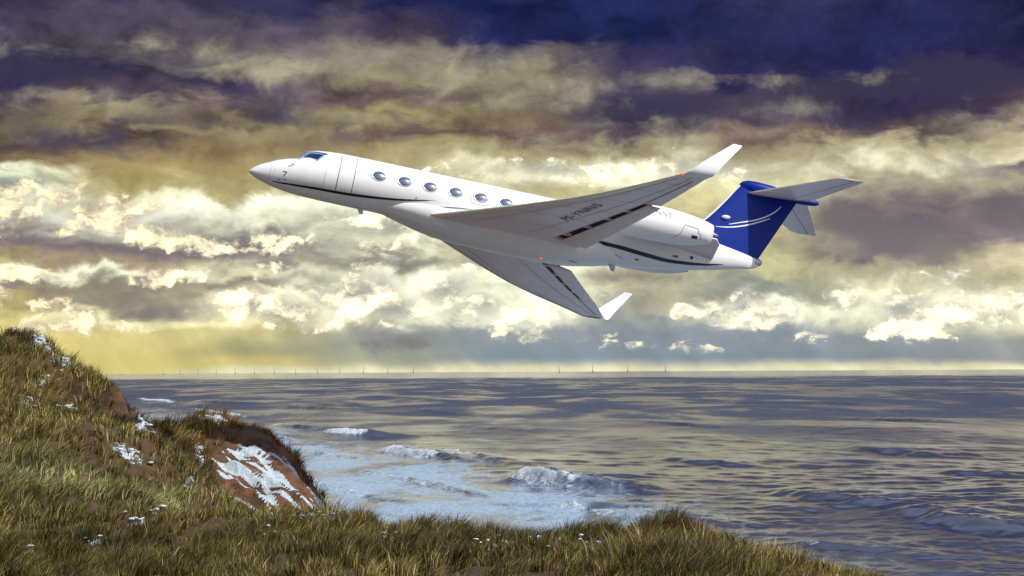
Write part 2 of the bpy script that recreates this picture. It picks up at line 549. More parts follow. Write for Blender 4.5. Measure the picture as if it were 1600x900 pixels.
    r2 = T['noise'](T['vmath']('MULTIPLY', geo, (1.0, 0.3, 1.0)), 0.16, 5, 0.6)
    r3 = T['noise'](T['vmath']('MULTIPLY', geo, (0.5, 0.25, 1.0)), 0.02, 4, 0.6)
    # wind roughens the water in patches; far out it lies slick
    slick = T['noise'](T['vmath']('MULTIPLY', geo, (1.0, 0.22, 1.0)), 0.022, 6, 0.62, dist=0.6)
    slick2 = T['noise'](T['vmath']('MULTIPLY', geo, (1.0, 0.12, 1.0)), 0.0045, 5, 0.6, dist=0.5)
    yy = T['separate'](geo)[1]
    patch = T['maprange'](T['math']('ADD', T['math']('MULTIPLY', slick, 0.5), T['math']('MULTIPLY', slick2, 0.5)), 0.42, 0.56)
    rough_water = T['math']('MULTIPLY', T['maprange'](patch, 0.0, 1.0, 0.2, 0.9), T['maprange'](yy, 300.0, 900.0, 0.7, 1.0))
    # waves too small to see at a distance act as roughness
    farf = T['maprange'](yy, 250.0, 1300.0)
    offing = T['maprange'](yy, 5500.0, 9000.0)
    rgh = T['math']('ADD', 0.10, T['math']('MULTIPLY', farf, T['maprange'](patch, 0.0, 1.0, 0.06, 0.25)))
    rgh = T['math']('ADD', T['math']('MULTIPLY', rgh, T['math']('SUBTRACT', 1.0, offing)), T['math']('MULTIPLY', offing, 0.06))
    L.new(rgh, bs.inputs['Roughness'])
    hsum = T['math']('ADD', T['math']('MULTIPLY', r1, 0.34), T['math']('MULTIPLY', r2, 0.9))
    hsum = T['math']('ADD', hsum, T['math']('MULTIPLY', r3, 4.5))
    bump = N.new('ShaderNodeBump')
    L.new(rough_water, bump.inputs['Strength'])
    bump.inputs['Strength'].default_value = 1.0
    bump.inputs['Distance'].default_value = 0.6
    L.new(hsum, bump.inputs['Height'])
    bs.inputs['Base Color'].default_value = (0.010, 0.020, 0.050, 1)
    bs.inputs['IOR'].default_value = 1.333
    L.new(bump.outputs[0], bs.inputs['Normal'])
    fo = N.new('ShaderNodeBsdfPrincipled')
    fo.inputs['Roughness'].default_value = 0.8
    fb = N.new('ShaderNodeBump')
    fb.inputs['Distance'].default_value = 0.25
    fn = T['noise'](T['vmath']('MULTIPLY', geo, (1.0, 0.4, 1.0)), 1.6, 6, 0.65, dist=0.5)
    L.new(fn, fb.inputs['Height'])
    L.new(fb.outputs[0], fo.inputs['Normal'])
    lace = T['noise'](T['vmath']('MULTIPLY', geo, (1.0, 0.22, 1.0)), 0.55, 7, 0.66, dist=1.2)
    k = T['math']('ADD', at.outputs['Fac'], T['math']('MULTIPLY', T['math']('SUBTRACT', lace, 0.5), 1.6))
    k = T['maprange'](k, 0.22, 1.0)
    k = T['math']('MULTIPLY', k, T['maprange'](at.outputs['Fac'], 0.02, 0.15))
    k = T['math']('MULTIPLY', k, 0.92)
    br = N.new('ShaderNodeAttribute')
    br.attribute_name = 'breaker'
    spray = T['noise'](T['vmath']('MULTIPLY', geo, (1.0, 0.35, 1.4)), 1.1, 7, 0.7, dist=0.8)
    kb = T['maprange'](T['math']('ADD', br.outputs['Fac'], T['math']('MULTIPLY', T['math']('SUBTRACT', spray, 0.5), 3.0)), 0.25, 0.95)
    kb = T['math']('MULTIPLY', kb, T['maprange'](br.outputs['Fac'], 0.03, 0.25))
    k = T['math']('MAXIMUM', k, kb)
    wash = T['mixcol'](T['maprange'](fn, 0.35, 0.65), (0.20, 0.29, 0.40), (0.36, 0.47, 0.58))
    L.new(T['mixcol'](kb, wash, (0.62, 0.68, 0.72)), fo.inputs['Base Color'])
    ms = N.new('ShaderNodeMixShader')
    L.new(k, ms.inputs[0])
    L.new(bs.outputs[0], ms.inputs[1])
    L.new(fo.outputs[0], ms.inputs[2])
    L.new(ms.outputs[0], N['Material Output'].inputs[0])
    o = fast_mesh('sea', np.stack([X, Y, Z], -1).reshape(-1, 3), quads=quads, mat=m)
    float_attr(o, 'foam', foam.ravel())
    float_attr(o, 'breaker', front.ravel())
    tag(o, 'choppy dark grey violet sea with foamy surf along the shore', 'sea', kind='structure')


build_sea()


# ------------------------------------------------------------------ dunes
TPS_PTS = []


def dune_points():
    P = []
    for p in [(-100, 905, 62), (150, 905, 62), (300, 905, 62), (600, 905, 62), (900, 905, 62), (1150, 905, 62), (1300, 922, 63), (1400, 940, 63),
              (0, 868, 70), (300, 856, 71), (600, 860, 71), (900, 872, 70), (1100, 892, 69), (1250, 910, 67.5), (1380, 918, 66),
              (-100, 852, 78), (0, 850, 78), (150, 834, 80), (300, 821, 81), (420, 825, 81), (540, 823, 81), (700, 847, 80), (830, 862, 79),
              (870, 850, 80), (960, 856, 79), (1060, 850, 79), (1100, 854, 78.5), (1138, 868, 77.5), (1158, 918, 76), (1010, 874, 74), (1120, 904, 73),
              # slope of the big dune
              (-100, 800, 100), (0, 806, 98), (150, 798, 104), (260, 797, 108), (0, 755, 120), (150, 752, 124), (290, 752, 130), (0, 700, 136), (150, 690, 140),
              (250, 700, 143), (-100, 690, 136), (0, 640, 150), (100, 640, 150), (190, 655, 149.5), (235, 664, 151), (-100, 620, 150),
              (-100, 545, 162), (0, 575, 158), (60, 560, 161), (80, 594, 156.3), (120, 592, 155.3), (160, 602, 154.3), (188, 620, 152.9), (85, 622, 154.9), (125, 627, 153.9), (160, 640, 152.7), (186, 652, 151.5), (0, 530, 170), (30, 525, 168), (70, 535, 166), (110, 563, 161),
              (150, 579, 157), (184, 594, 153.5), (207, 634, 151.6), (-100, 540, 172),
              (203, 655, 153), (214, 668, 154), (228, 672, 156), (240, 674, 160), (215, 680, 160), (226, 690, 166),
              # headland
              (270, 660, 160), (310, 656, 165), (350, 651, 166), (400, 675, 161), (430, 692, 159), (463, 716, 157), (469, 735, 156.2), (472, 750, 155.5),
              (490, 770, 154.3), (508, 787, 153.3), (300, 694, 153), (333, 684, 156.5), (345, 722, 153.5), (400, 742, 153.2), (450, 766, 152.6),
              (345, 787, 149.3), (420, 793, 149.8), (480, 796, 150.6), (322, 742, 149), (312, 782, 144), (285, 790, 130)]:
        P.append(W(*p))
    for p in [(0, 0, 13.2), (-15, 0, 13.5), (15, 0, 11), (0, 25, 12), (-15, 25, 12.2), (12, 25, 10), (0, 45, 10.7), (-12, 45, 10.8), (9, 45, 9.8),
              (25, 0, 5), (24, 25, 4), (22, 50, 3), (16, 62, 3.5), (12.5, 66, 6), (13, 78, 2.2), (8.5, 75, 7), (8.5, 82, 4.5), (8, 95, 2), (0, 87, 8.0), (-4, 89, 8.2), (4, 86, 7.4), (0, 96, 4.4), (-6, 98, 6.2),
              (-10, 92, 8.6), (-14, 96, 8.6), (0, 112, 1.5), (-6, 118, 3.5), (-10, 118, 6.3), (-9.5, 135, 5), (-7.5, 146, 3.4), (-7.5, 155, 2), (-9, 163, 2.5),
              (-11.5, 170, 4), (-14.5, 176, 6.2), (-18, 172, 8.5), (-19, 163, 10.3), (-18.5, 182, 4.5), (-21, 170, 8), (-22, 185, 5), (-25, 178, 11.5), (-31, 182, 14.8), (-36, 190, 14),
              (0, 135, .6), (0, 170, .4), (-8, 190, .6), (-16, 205, 1), (-28, 205, 6), (-40, 215, 10), (-22, 230, 1), (-35, 250, 2), (-55, 250, 8), (-45, 150, 15), (-60, 180, 16), (-45, 100, 11),
              (-45, 60, 12), (-40, 0, 13.5), (10, 120, .2), (20, 100, .1), (30, 60, .3), (32, 20, .5), (12, 160, -.5), (5, 220, -.5), (-15, 250, -.3), (-60, 120, 13)]:
        P.append(np.array(p, float))
    return np.array(P)


class TPS:
    def __init__(s, P, lam=0.15):
        s.c = P[:, :2] / 50.0
        n = len(P)
        K = s.phi(s.c, s.c) + lam * 1e-3 * np.eye(n)
        A = np.zeros((n + 3, n + 3))
        A[:n, :n] = K
        A[:n, n] = 1
        A[:n, n + 1:] = s.c
        A[n, :n] = 1
        A[n + 1:, :n] = s.c.T
        s.w = np.linalg.solve(A, np.concatenate([P[:, 2], [0, 0, 0]]))

    @staticmethod
    def phi(a, b):
        # biharmonic, softened so that steep faces do not ring
        r2 = ((a[:, None, :] - b[None, :, :]) ** 2).sum(-1)
        return -np.sqrt(r2 + 1e-5)

    def __call__(s, x, y):
        p = np.stack([x.ravel(), y.ravel()], -1) / 50.0
        out = np.empty(len(p))
        for i in range(0, len(p), 20000):
            q = p[i:i + 20000]
            out[i:i + 20000] = s.phi(q, s.c) @ s.w[:-3] + s.w[-3] + q @ s.w[-2:]
        return out.reshape(x.shape)


tps = TPS(dune_points())
nA, nB, nC, nD = make_noise(31), make_noise(32), make_noise(33), make_noise(34)

# snow: bearings of the drifts and crusts that lie between the grass
SNOW = []
for (px, py, dist, rx, ry, amt) in [
        (60, 538, 165.5, .55, 1.6, 1), (75, 546, 164, .5, 1.4, 1), (98, 563, 160.5, .6, 1.4, 1), (113, 569, 159.5, .5, 1.0, .9), (30, 606, 154, .5, 1.0, .7), (62, 588, 156.5, .45, .9, .8),
        (48, 612, 153, .8, 1.1, .8), (35, 617, 152.5, .4, .9, .8), (72, 625, 151.5, .9, 1.2, .9), (117, 625, 151.5, .55, 1.4, 1.2), (10, 585, 157, .3, .8, .6), (222, 660, 150.3, .45, 1.8, .9), (215, 668, 149, .6, 1, .7), (245, 680, 148, .4, 1.4, .9), (242, 688, 147, .3, 1, .8), (260, 698, 146, .5, .9, .8),
        (305, 692, 154, .5, 1.2, 1), (310, 699, 152, .4, .9, .9), (318, 652, 164, .5, 1.2, 1), (340, 650, 165, .6, 1.2, 1), (295, 784, 131, .45, 1.5, 1.3), (282, 770, 133, .3, .8, .9), (282, 762, 134, .35, .7, .9), (40, 650, 148, .7, .7, .6), (200, 705, 140, .8, 1, .8), (30, 655, 147, .8, .7, .6), (150, 767, 121, .2, .5, .7),
        (188, 817, 79.3, .22, .5, 1), (217, 828, 77, .35, .55, 1), (245, 818, 79, .2, .4, .8), (175, 852, 71.5, .22, .4, .9), (225, 863, 69.5, .25, .4, .9), (150, 842, 74, .25, .4, .8), (25, 832, 77, .3, .6, 1), (40, 884, 66, .2, .3, .8), (100, 875, 67, .15, .3, .8),
        (420, 808, 79.6, .3, .5, 1), (450, 807, 79.6, .22, .4, 1), (475, 806, 79.7, .3, .4, 1), (490, 806, 79.5, .25, .4, 1), (520, 807, 79.3, .35, .4, 1), (380, 827, 76, .25, .4, .9), (415, 838, 74, .2, .4, .9), (525, 846, 72.5, .25, .4, .9), (565, 850, 72, .3, .4, .9), (605, 834, 75, .35, .5, 1), (597, 848, 72, .3, .4, 1), (700, 843, 73, .35, .5, 1), (410, 858, 70, .25, .4, .9),
        (805, 857, 70.5, .45, .6, 1.1), (832, 850, 72.5, .25, .5, 1), (900, 847, 73, .42, .7, 1.2), (955, 850, 72.3, .42, .7, 1.2), (935, 852, 72, .15, .4, .8), (1047, 840, 75, .35, .6, 1.1), (1032, 855, 71.5, .22, .5, 1.1), (925, 876, 67.5, .2, .4, 1), (985, 834, 76, .25, .5, .9), (960, 836, 75.5, .3, .4, .9), (765, 880, 67, .3, .4, .8), (780, 855, 71, .35, .5, .9), (735, 832, 75, .25, .5, .9), (1015, 887, 65.5, .2, .3, .8), (860, 890, 65, .2, .3, .7), (1195, 884, 69, .2, .4, .8)]:
    w = W(px, py, dist)
    SNOW.append((w[0], w[1], rx, ry, amt))


def height(x, y):
    z = tps(x, y)
    lowland = np.clip((z - 1.5) / 4, 0, 1)
    z = z + lowland * (0.75 * fbm(nA, x / 6, y / 8, 3) * 0.6 + 0.42 * fbm(nB, x / 2.3, y / 2.9, 3))
    return z


def bare_mask(x, y):
    """the open sand face of the headland and the broken rims"""
    m = np.zeros_like(x)
    a = W(345, 715, 153.5)
    for (px, py, d, rx, ry) in [(365, 720, 154, 1.2, 2.2), (385, 745, 152.8, 1.6, 2.2), (420, 760, 152.5, 1.6, 2.2), (450, 775, 151.8, 1.4, 2.2), (480, 780, 152.5, 1.4, 1.8),
                                (370, 775, 150.5, 1.3, 2), (420, 788, 150.2, 1.6, 2), (505, 788, 152.8, 1.0, 2.0), (395, 700, 156.5, 0.9, 1.6), (425, 725, 155.5, 1.0, 1.6), (440, 745, 154.5, 1.0, 1.6)]:
        w = W(px, py, d)
        m = np.maximum(m, np.exp(-(((x - w[0]) / rx) ** 2 + ((y - w[1]) / ry) ** 2) ** 2))
    return m


def snow_mask(x, y):
    s = np.zeros_like(x)
    for (cx, cy, rx, ry, amt) in SNOW:
        s = np.maximum(s, amt * np.exp(-((x - cx) / rx) ** 2 - ((y - cy) / ry) ** 2))
    s = np.clip(s, 0, 1)
    b = bare_mask(x, y)
    # drift streaks run down the sand face
    ux = (x * 0.80 - y * 0.60)
    uy = (x * 0.60 + y * 0.80)
    st = fbm(nD, uy / 0.36 + fbm(nC, x / 1.6, y / 2.2, 2) * 0.8, ux / 3.4, 4, 0.55)
    f = np.clip((b * 0.55 + st * 1.15 - 0.42) / 0.36, 0, 1) * np.clip((b - 0.25) / 0.2, 0, 1)
    return np.maximum(s, f)


def build_dunes():
    xs = np.concatenate([np.linspace(-75, -38, 38)[:-1], np.arange(-38, -17, 0.28), np.arange(-17, -9, 0.12), np.arange(-9, 14, 0.28), np.linspace(14, 45, 40)])
    ys = np.concatenate([np.linspace(-30, 56, 60)[:-1], np.arange(56, 90, 0.3), np.arange(90, 146, 0.36), np.arange(146, 162, 0.13), np.arange(162, 180, 0.34), np.linspace(180, 270, 80)])
    X, Y = np.meshgrid(xs, ys, indexing='ij')
    Z = height(X, Y)
    S = snow_mask(X, Y)
    B = bare_mask(X, Y)
    # eroded gullies on the bare face
    ux = (X * 0.80 - Y * 0.60)
    uy = (X * 0.60 + Y * 0.80)
    Z = Z + B * 0.75 * fbm(nB, uy / 0.9, ux / 3.0, 4, 0.6) + S * 0.06
    idx = np.arange(X.size).reshape(X.shape)
    quads = np.stack([idx[:-1, :-1], idx[1:, :-1], idx[1:, 1:], idx[:-1, 1:]], -1).reshape(-1, 4)
    m, nt, bs, T = new_mat('dune_sand')
    N, L = T['N'], T['L']
    pos = N.new('ShaderNodeNewGeometry').outputs['Position']
    at = N.new('ShaderNodeAttribute')
    at.attribute_name = 'snow'
    bt = N.new('ShaderNodeAttribute')
    bt.attribute_name = 'bare'
    n1 = T['noise'](pos, 1.3, 6, 0.6)
    n2 = T['noise'](pos, 9.0, 5, 0.6)
    soil = T['mixcol'](T['maprange'](n1, 0.3, 0.7), (0.045, 0.026, 0.010), (0.12, 0.055, 0.018))
    sand = T['mixcol'](T['maprange'](n1, 0.3, 0.7), (0.055, 0.022, 0.010), (0.19, 0.085, 0.040))
    c = T['mixcol'](T['maprange'](bt.outputs['Fac'], 0.1, 0.6), soil, sand)
    n3 = T['noise'](T['vmath']('MULTIPLY', pos, (1.0, 0.6, 1.0)), 3.4, 8, 0.75, dist=0.4)
    ms = T['math']('ADD', at.outputs['Fac'], T['math']('MULTIPLY', T['math']('SUBTRACT', n3, 0.5), T['maprange'](bt.outputs['Fac'], 0.1, 0.5, 2.6, 1.0)))
    ms = T['maprange'](ms, 0.46, 0.56)
    ms = T['math']('MULTIPLY', ms, T['maprange'](at.outputs['Fac'], 0.08, 0.2))
    c = T['mixcol'](ms, c, (0.50, 0.58, 0.64))
    L.new(c, bs.inputs['Base Color'])
    bs.inputs['Roughness'].default_value = 0.85
    bp = N.new('ShaderNodeBump')
    bp.inputs['Distance'].default_value = 0.25
    L.new(T['math']('ADD', T['noise'](pos, 3.5, 7, 0.65), T['math']('MULTIPLY', ms, 0.3)), bp.inputs['Height'])
    L.new(bp.outputs[0], bs.inputs['Normal'])
    o = fast_mesh('dune', np.stack([X, Y, Z], -1).reshape(-1, 3), quads=quads, mat=m)
    float_attr(o, 'snow', S.ravel())
    float_attr(o, 'bare', B.ravel())
    tag(o, 'sandy coastal dunes with patches of snow and an eroded sand face', 'dune', kind='structure')
    return o


build_dunes()


# ------------------------------------------------------------------ marram grass
def grass_patch(n_clumps, blades, xr, yr, rmin):
    cx = rng.uniform(*xr, n_clumps)
    cy = rng.uniform(*yr, n_clumps)
    keep = np.abs(cx / np.maximum(cy, 1)) < 0.205
    cx, cy = cx[keep], cy[keep]
    z = tps(cx, cy)
    k = (z > 5.0)
    sn = snow_mask(cx, cy)
    ba = bare_mask(cx, cy)
    k &= (sn < 0.82) & (ba < 0.33)
    e = 0.5
    gx = (tps(cx + e, cy) - tps(cx - e, cy)) / (2 * e)
    gy = (tps(cx, cy + e) - tps(cx, cy - e)) / (2 * e)
    k &= np.hypot(gx, gy) < rng.uniform(1.1, 2.2, len(cx))       # little holds on the broken faces
    cx, cy = cx[k], cy[k]
    n = len(cx)
    size = rng.uniform(0.5, 1.35, n) * (0.85 + 0.6 * fbm(nA, cx / 3.0, cy / 4.0, 2))
    nb = np.maximum(4, (blades * size * rng.uniform(0.6, 1.4, n))).astype(int)
    ci = np.repeat(np.arange(n), nb)
    m = len(ci)
    ang = rng.uniform(0, 2 * np.pi, m)
    rad = np.abs(rng.normal(0, 0.20, m)) * size[ci]
    bx = cx[ci] + np.cos(ang) * rad
    by = cy[ci] + np.sin(ang) * rad
    kk = (snow_mask(bx, by) < rng.uniform(0.35, 0.95, m)) & (bare_mask(bx, by) < 0.42)
    ci, ang, rad, bx, by = ci[kk], ang[kk], rad[kk], bx[kk], by[kk]
    return cx, cy, size, ci, ang, rad, bx, by


def build_grass():
    V, TR, CO = [], [], []
    base = 0
    specs = [(3700, 90, (-20, 14), (56, 86), 0), (8500, 36, (-36, -6), (88, 176), 1)]
    for (nc, bl, xr, yr, far) in specs:
        cx, cy, size, ci, ang, rad, bx, by = grass_patch(nc, bl, xr, yr, 0)
        m = len(ci)
        bz = height(bx, by) - 0.03
        wind = np.array([0.62, 0.10])
        gust = 0.7 + 0.9 * (fbm(nD, cx / 6, cy / 8, 2) + 0.25)
        tuft = rng.normal(0, 0.34, (len(cx), 2))
        lean = np.stack([np.cos(ang), np.sin(ang)], -1) * (0.22 + 0.9 * rad)[:, None] \
            + wind[None, :] * gust[ci][:, None] * (0.85 if far else 0.55) + tuft[ci] + rng.normal(0, 0.16, (m, 2))
        ln = size[ci] * rng.uniform(0.40, 0.85, m) * (0.95 if far else 0.70)
        if not far:
            ln = ln * (1 - 0.45 * np.clip((bx - 5.9) / 1.5, 0, 1))
        wd = rng.uniform(0.006, 0.014, m) * (1.7 if far else 1.0)
        yaw = rng.uniform(0, np.pi, m)
        side = np.stack([np.cos(yaw), np.sin(yaw) * 0.6, np.zeros(m)], -1) * wd[:, None]
        root = np.stack([bx, by, bz], -1)
        l1 = lean * 0.35
        mid = root + np.stack([l1[:, 0] * ln * 0.55, l1[:, 1] * ln * 0.55, ln * 0.55], -1)
        up = np.sqrt(np.clip(1 - 0.35 * (lean ** 2).sum(-1), 0.08, 1))
        tip = mid + np.stack([lean[:, 0] * ln * 0.55, lean[:, 1] * ln * 0.55, ln * 0.45 * up], -1)
        v = np.stack([root - side, root + side, mid + side * 0.8, mid - side * 0.8, tip], 1)
        V.append(v.reshape(-1, 3))
        k = base + np.arange(m)[:, None] * 5
        TR.append(np.concatenate([k + np.array([0, 1, 2]), k + np.array([0, 2, 3]), k + np.array([3, 2, 4])], 0))
        base += m * 5
        # kinds of blade: straw, olive, brown; greener in the hollow, rusty along the broken rims
        straw = np.array([0.31, 0.24, 0.07])
        olive = np.array([0.092, 0.084, 0.014])
        brown = np.array([0.065, 0.030, 0.007])
        pale = np.array([0.42, 0.41, 0.15])
        rust = np.array([0.135, 0.042, 0.008])
        t = rng.random(m)
        zone = fbm(nB, cx / 9 + 3, cy / 12, 3)[ci]
        c = np.where((t < 0.26 + 0.2 * zone)[:, None], straw, np.where((t < 0.70)[:, None], olive, brown))
        if far:
            hollow = np.exp(-((by - 117) / 16) ** 2) * np.clip(0.95 + zone, 0, 1)
            c = np.where((rng.random(m) < hollow * 0.75)[:, None], pale, c)
            hl = np.clip((bx + 19.0) / 3.0, 0, 1) * np.clip((by - 146) / 8, 0, 1)
            c = np.where((rng.random(m) < hl * 0.8)[:, None], rust, c)
            sc = np.exp(-((bx + 20.5) / 1.6) ** 2 - ((by - 152) / 4.0) ** 2)
            c = np.where((rng.random(m) < sc * 0.6)[:, None], brown * 0.8, c)
        else:
            rim = np.exp(-((bx - 5.7) / 1.2) ** 2 - ((by - 76.5) / 3.5) ** 2)
            rim = np.clip(rim * 1.3, 0, 1)
            c = np.where((rng.random(m) < rim)[:, None], rust, c)
        c = c * 0.9 * rng.uniform(0.4, 1.6, (m, 1)) * (1.0 + 0.55 * np.clip(fbm(nC, cx / 4.0, cy / 6.0, 3) * 1.6, -0.9, 0.9))[ci][:, None]
        CO.append(np.repeat(c, 5, 0))
    m, nt, bs, T = new_mat('marram_blades')
    a = T['N'].new('ShaderNodeVertexColor')
    a.layer_name = 'blade_colour'
    T['L'].new(a.outputs[0], bs.inputs['Base Color'])
    bs.inputs['Roughness'].default_value = 0.55
    bs.inputs['Specular IOR Level'].default_value = 0.3
    o = fast_mesh('marram_grass', np.concatenate(V), tris=np.concatenate(TR), mat=m, smooth=False)
    color_attr(o, 'blade_colour', np.concatenate(CO))
    tag(o, 'dry olive and straw coloured marram grass covering the dunes', 'grass', kind='stuff')
    print('grass tris', len(o.data.polygons))


build_grass()


# ------------------------------------------------------------------ snow crumbs caught in the grass
def build_snow():
    bm = bmesh.new()
    bmesh.ops.create_icosphere(bm, subdivisions=1, radius=1.0)
    bv = np.array([v.co[:] for v in bm.verts])
    bf = np.array([[v.index for v in f.verts] for f in bm.faces])
    bm.free()
    r = np.random.default_rng(91)
    V, Tr = [], []
    n = 0
    for (cx, cy, rx, ry, amt) in SNOW:
        near = cy < 90
        cnt = int((16 if near else 15) * amt * max(0.5, rx * ry * (4 if near else 1.3)))
        for _ in range(cnt):
            x = cx + r.normal(0, 0.55) * rx
            y = cy + r.normal(0, 0.55) * ry
            z = float(height(np.array([x]), np.array([y]))[0]) + abs(r.normal(0.10, 0.10))
            sz = r.uniform(0.02, 0.065) if near else r.uniform(0.04, 0.15)
            p = bv * (sz * np.array([r.uniform(0.8, 2.0), r.uniform(0.8, 1.6), r.uniform(0.35, 0.7)]))
            p = p * (1 + r.uniform(-0.35, 0.35, (len(bv), 1)))
            V.append(p + np.array([x, y, z]))
            Tr.append(bf + n)
            n += len(bv)
    m, nt, bs, T = new_mat('crusted_snow')
    pos = T['N'].new('ShaderNodeNewGeometry').outputs['Position']
    nn = T['noise'](pos, 20.0, 4, 0.6)
    T['L'].new(T['mixcol'](nn, (0.42, 0.50, 0.57), (0.62, 0.68, 0.72)), bs.inputs['Base Color'])
    bs.inputs['Roughness'].default_value = 0.7
    o = fast_mesh('snow_crumbs', np.concatenate(V), tris=np.concatenate(Tr), mat=m)
    tag(o, 'crumbs of white snow caught between the grass tussocks', 'snow', kind='stuff')


build_snow()


# ------------------------------------------------------------------ wind turbines
def simple_mat(name, color, rough=0.5, metal=0.0, coat=0.0, spec=0.5):
    m, nt, bs, T = new_mat(name)
    N, L = T['N'], T['L']
    co = N.new('ShaderNodeTexCoord').outputs['Object']
    n = T['noise'](co, 2.2, 5, 0.6)
    f = T['maprange'](n, 0.25, 0.75, 0.975, 1.015)
    c = N.new('ShaderNodeMix')
    c.data_type = 'RGBA'
    c.blend_type = 'MULTIPLY'
    c.inputs[0].default_value = 1.0
    c.inputs[6].default_value = (*color, 1)
    L.new(T['combine'](f, f, f), c.inputs[7])
    L.new(c.outputs[2], bs.inputs['Base Color'])
    L.new(T['maprange'](n, 0.2, 0.8, max(rough - 0.02, 0.02), rough + 0.03), bs.inputs['Roughness'])
    bs.inputs['Metallic'].default_value = metal
    bs.inputs['Coat Weight'].default_value = coat
    bs.inputs['Coat Roughness'].default_value = 0.06
    bs.inputs['Specular IOR Level'].default_value = spec
    return m


def loft(loops, cap0=False, cap1=False, closed=True):
    n = len(loops[0])
    verts = [p for lp in loops for p in lp]
    faces = []
    for i in range(len(loops) - 1):
        for j in range(n if closed else n - 1):
            a, b = i * n + j, i * n + (j + 1) % n
            faces.append((a, b, b + n, a + n))
    if cap0:
        faces.append(tuple(range(n))[::-1])
    if cap1:
        faces.append(tuple(range((len(loops) - 1) * n, len(loops) * n)))
    return verts, faces


def fix_normals(o):
    bm = bmesh.new()
    bm.from_mesh(o.data)
    bmesh.ops.recalc_face_normals(bm, faces=bm.faces)
    bm.to_mesh(o.data)
    bm.free()


def ring(c, ax_u, ax_v, r, n, r2=None):
    r2 = r if r2 is None else r2
    return [Vector(c) + Vector(ax_u) * (r * math.cos(2 * math.pi * k / n)) + Vector(ax_v) * (r2 * math.sin(2 * math.pi * k / n)) for k in range(n)]


def build_turbines():
    steel = simple_mat('turbine_paint', (0.48, 0.49, 0.50), 0.5)
    yellow = simple_mat('turbine_foundation_paint', (0.45, 0.32, 0.05), 0.6)
    XU, YU, ZU = (1, 0, 0), (0, 1, 0), (0, 0, 1)
    hub_h = 92.0

    def piece(name, loops, mat):
        v, f = loft(loops, True, True)
        o = mesh_obj(name, v, f, mat)
        fix_normals(o)
        me = o.data
        bpy.data.objects.remove(o)
        return me
    tower = piece('tower', [ring((0, 0, h), XU, YU, r, 12) for h, r in ((14, 5.0), (40, 4.6), (70, 4.0), (90, 3.4))], steel)
    found = piece('foundation', [ring((0, 0, h), XU, YU, r, 12) for h, r in ((-6, 5.4), (12, 5.4), (12, 7.5), (14, 7.5))], yellow)
    nac = piece('nacelle', [[Vector((sx * w, yy, hub_h + sz * hh)) for sx, sz in ((-1, -1), (1, -1), (1, 1), (-1, 1))]
                            for yy, w, hh in ((-6, 1.8, 1.8), (-4, 2.6, 2.6), (8, 2.8, 2.8), (12, 2.2, 2.2))], steel)
    hub = piece('hub', [ring((0, yy, hub_h), XU, ZU, r, 10) for yy, r in ((-11, .3), (-10, 1.6), (-8, 2.6), (-6, 2.6))], steel)
    blade_l = [(1.5, 1.4, 1.4), (8, 2.6, .9), (16, 3.3, .7), (34, 2.2, .5), (54, 1.1, .3), (60, .4, .15)]
    blade = piece('blade', [[Vector((c * w, t * k, rr)) for w, k in ((-.35, 0), (0, 1), (.65, 0), (0, -1))] for rr, c, t in blade_l], steel)
    xs = [255, 282, 310, 338, 367.5, 398, 429, 462, 496, 531, 568, 606, 646, 874, 926, 981, 1040]
    for i, px in enumerate(xs):
        f = (px - 255) / 785.0
        hubpx = 8.0 + 3.6 * f
        dist = hub_h * F / hubpx
        w = W(px, 581, dist)
        e = bpy.data.objects.new('wind_turbine', None)
        col.objects.link(e)
        e.location = (w[0], w[1], 0)
        e.rotation_euler = (0, 0, 0.15 * math.sin(i * 2.1))
        tag(e, 'slender grey wind turbine in the long row of thirteen along the sea horizon' if px < 700 else
            'taller grey wind turbine in the short row of four standing apart on the sea horizon', 'wind turbine',
            'wind turbines in the long row' if px < 700 else 'wind turbines in the short row')
        for nm, me in (('tower', tower), ('foundation', found), ('nacelle', nac), ('hub', hub)):
            o = bpy.data.objects.new(nm, me)
            col.objects.link(o)
            o.parent = e
        a0 = random.uniform(0, 2.09)
        for k in range(3):
            o = bpy.data.objects.new('blade', blade)
            col.objects.link(o)
            o.parent = e
            o.location = (0, -8.2, hub_h)
            o.rotation_euler = (0, a0 + k * 2 * math.pi / 3, 0)


build_turbines()


# ------------------------------------------------------------------ business jet
# aircraft axes: x aft from the nose tip, y to starboard, z up
def herm(xs, ys):
    xs = np.array(xs, float)
    ys = np.array(ys, float)
    h = np.diff(xs)
    s = np.diff(ys) / h
    m = np.zeros(len(xs))
    m[0], m[-1] = s[0], s[-1]
    for i in range(1, len(xs) - 1):
        m[i] = 0 if s[i - 1] * s[i] <= 0 else 3 * (h[i - 1] + h[i]) / ((2 * h[i] + h[i - 1]) / s[i - 1] + (h[i] + 2 * h[i - 1]) / s[i])

    def g(x):
        x = min(max(x, xs[0]), xs[-1])
        i = int(np.clip(np.searchsorted(xs, x) - 1, 0, len(h) - 1))
        t = (x - xs[i]) / h[i]
        return float((2 * t ** 3 - 3 * t * t + 1) * ys[i] + (t ** 3 - 2 * t * t + t) * h[i] * m[i]
                     + (-2 * t ** 3 + 3 * t * t) * ys[i + 1] + (t ** 3 - t * t) * h[i] * m[i + 1])
    return g


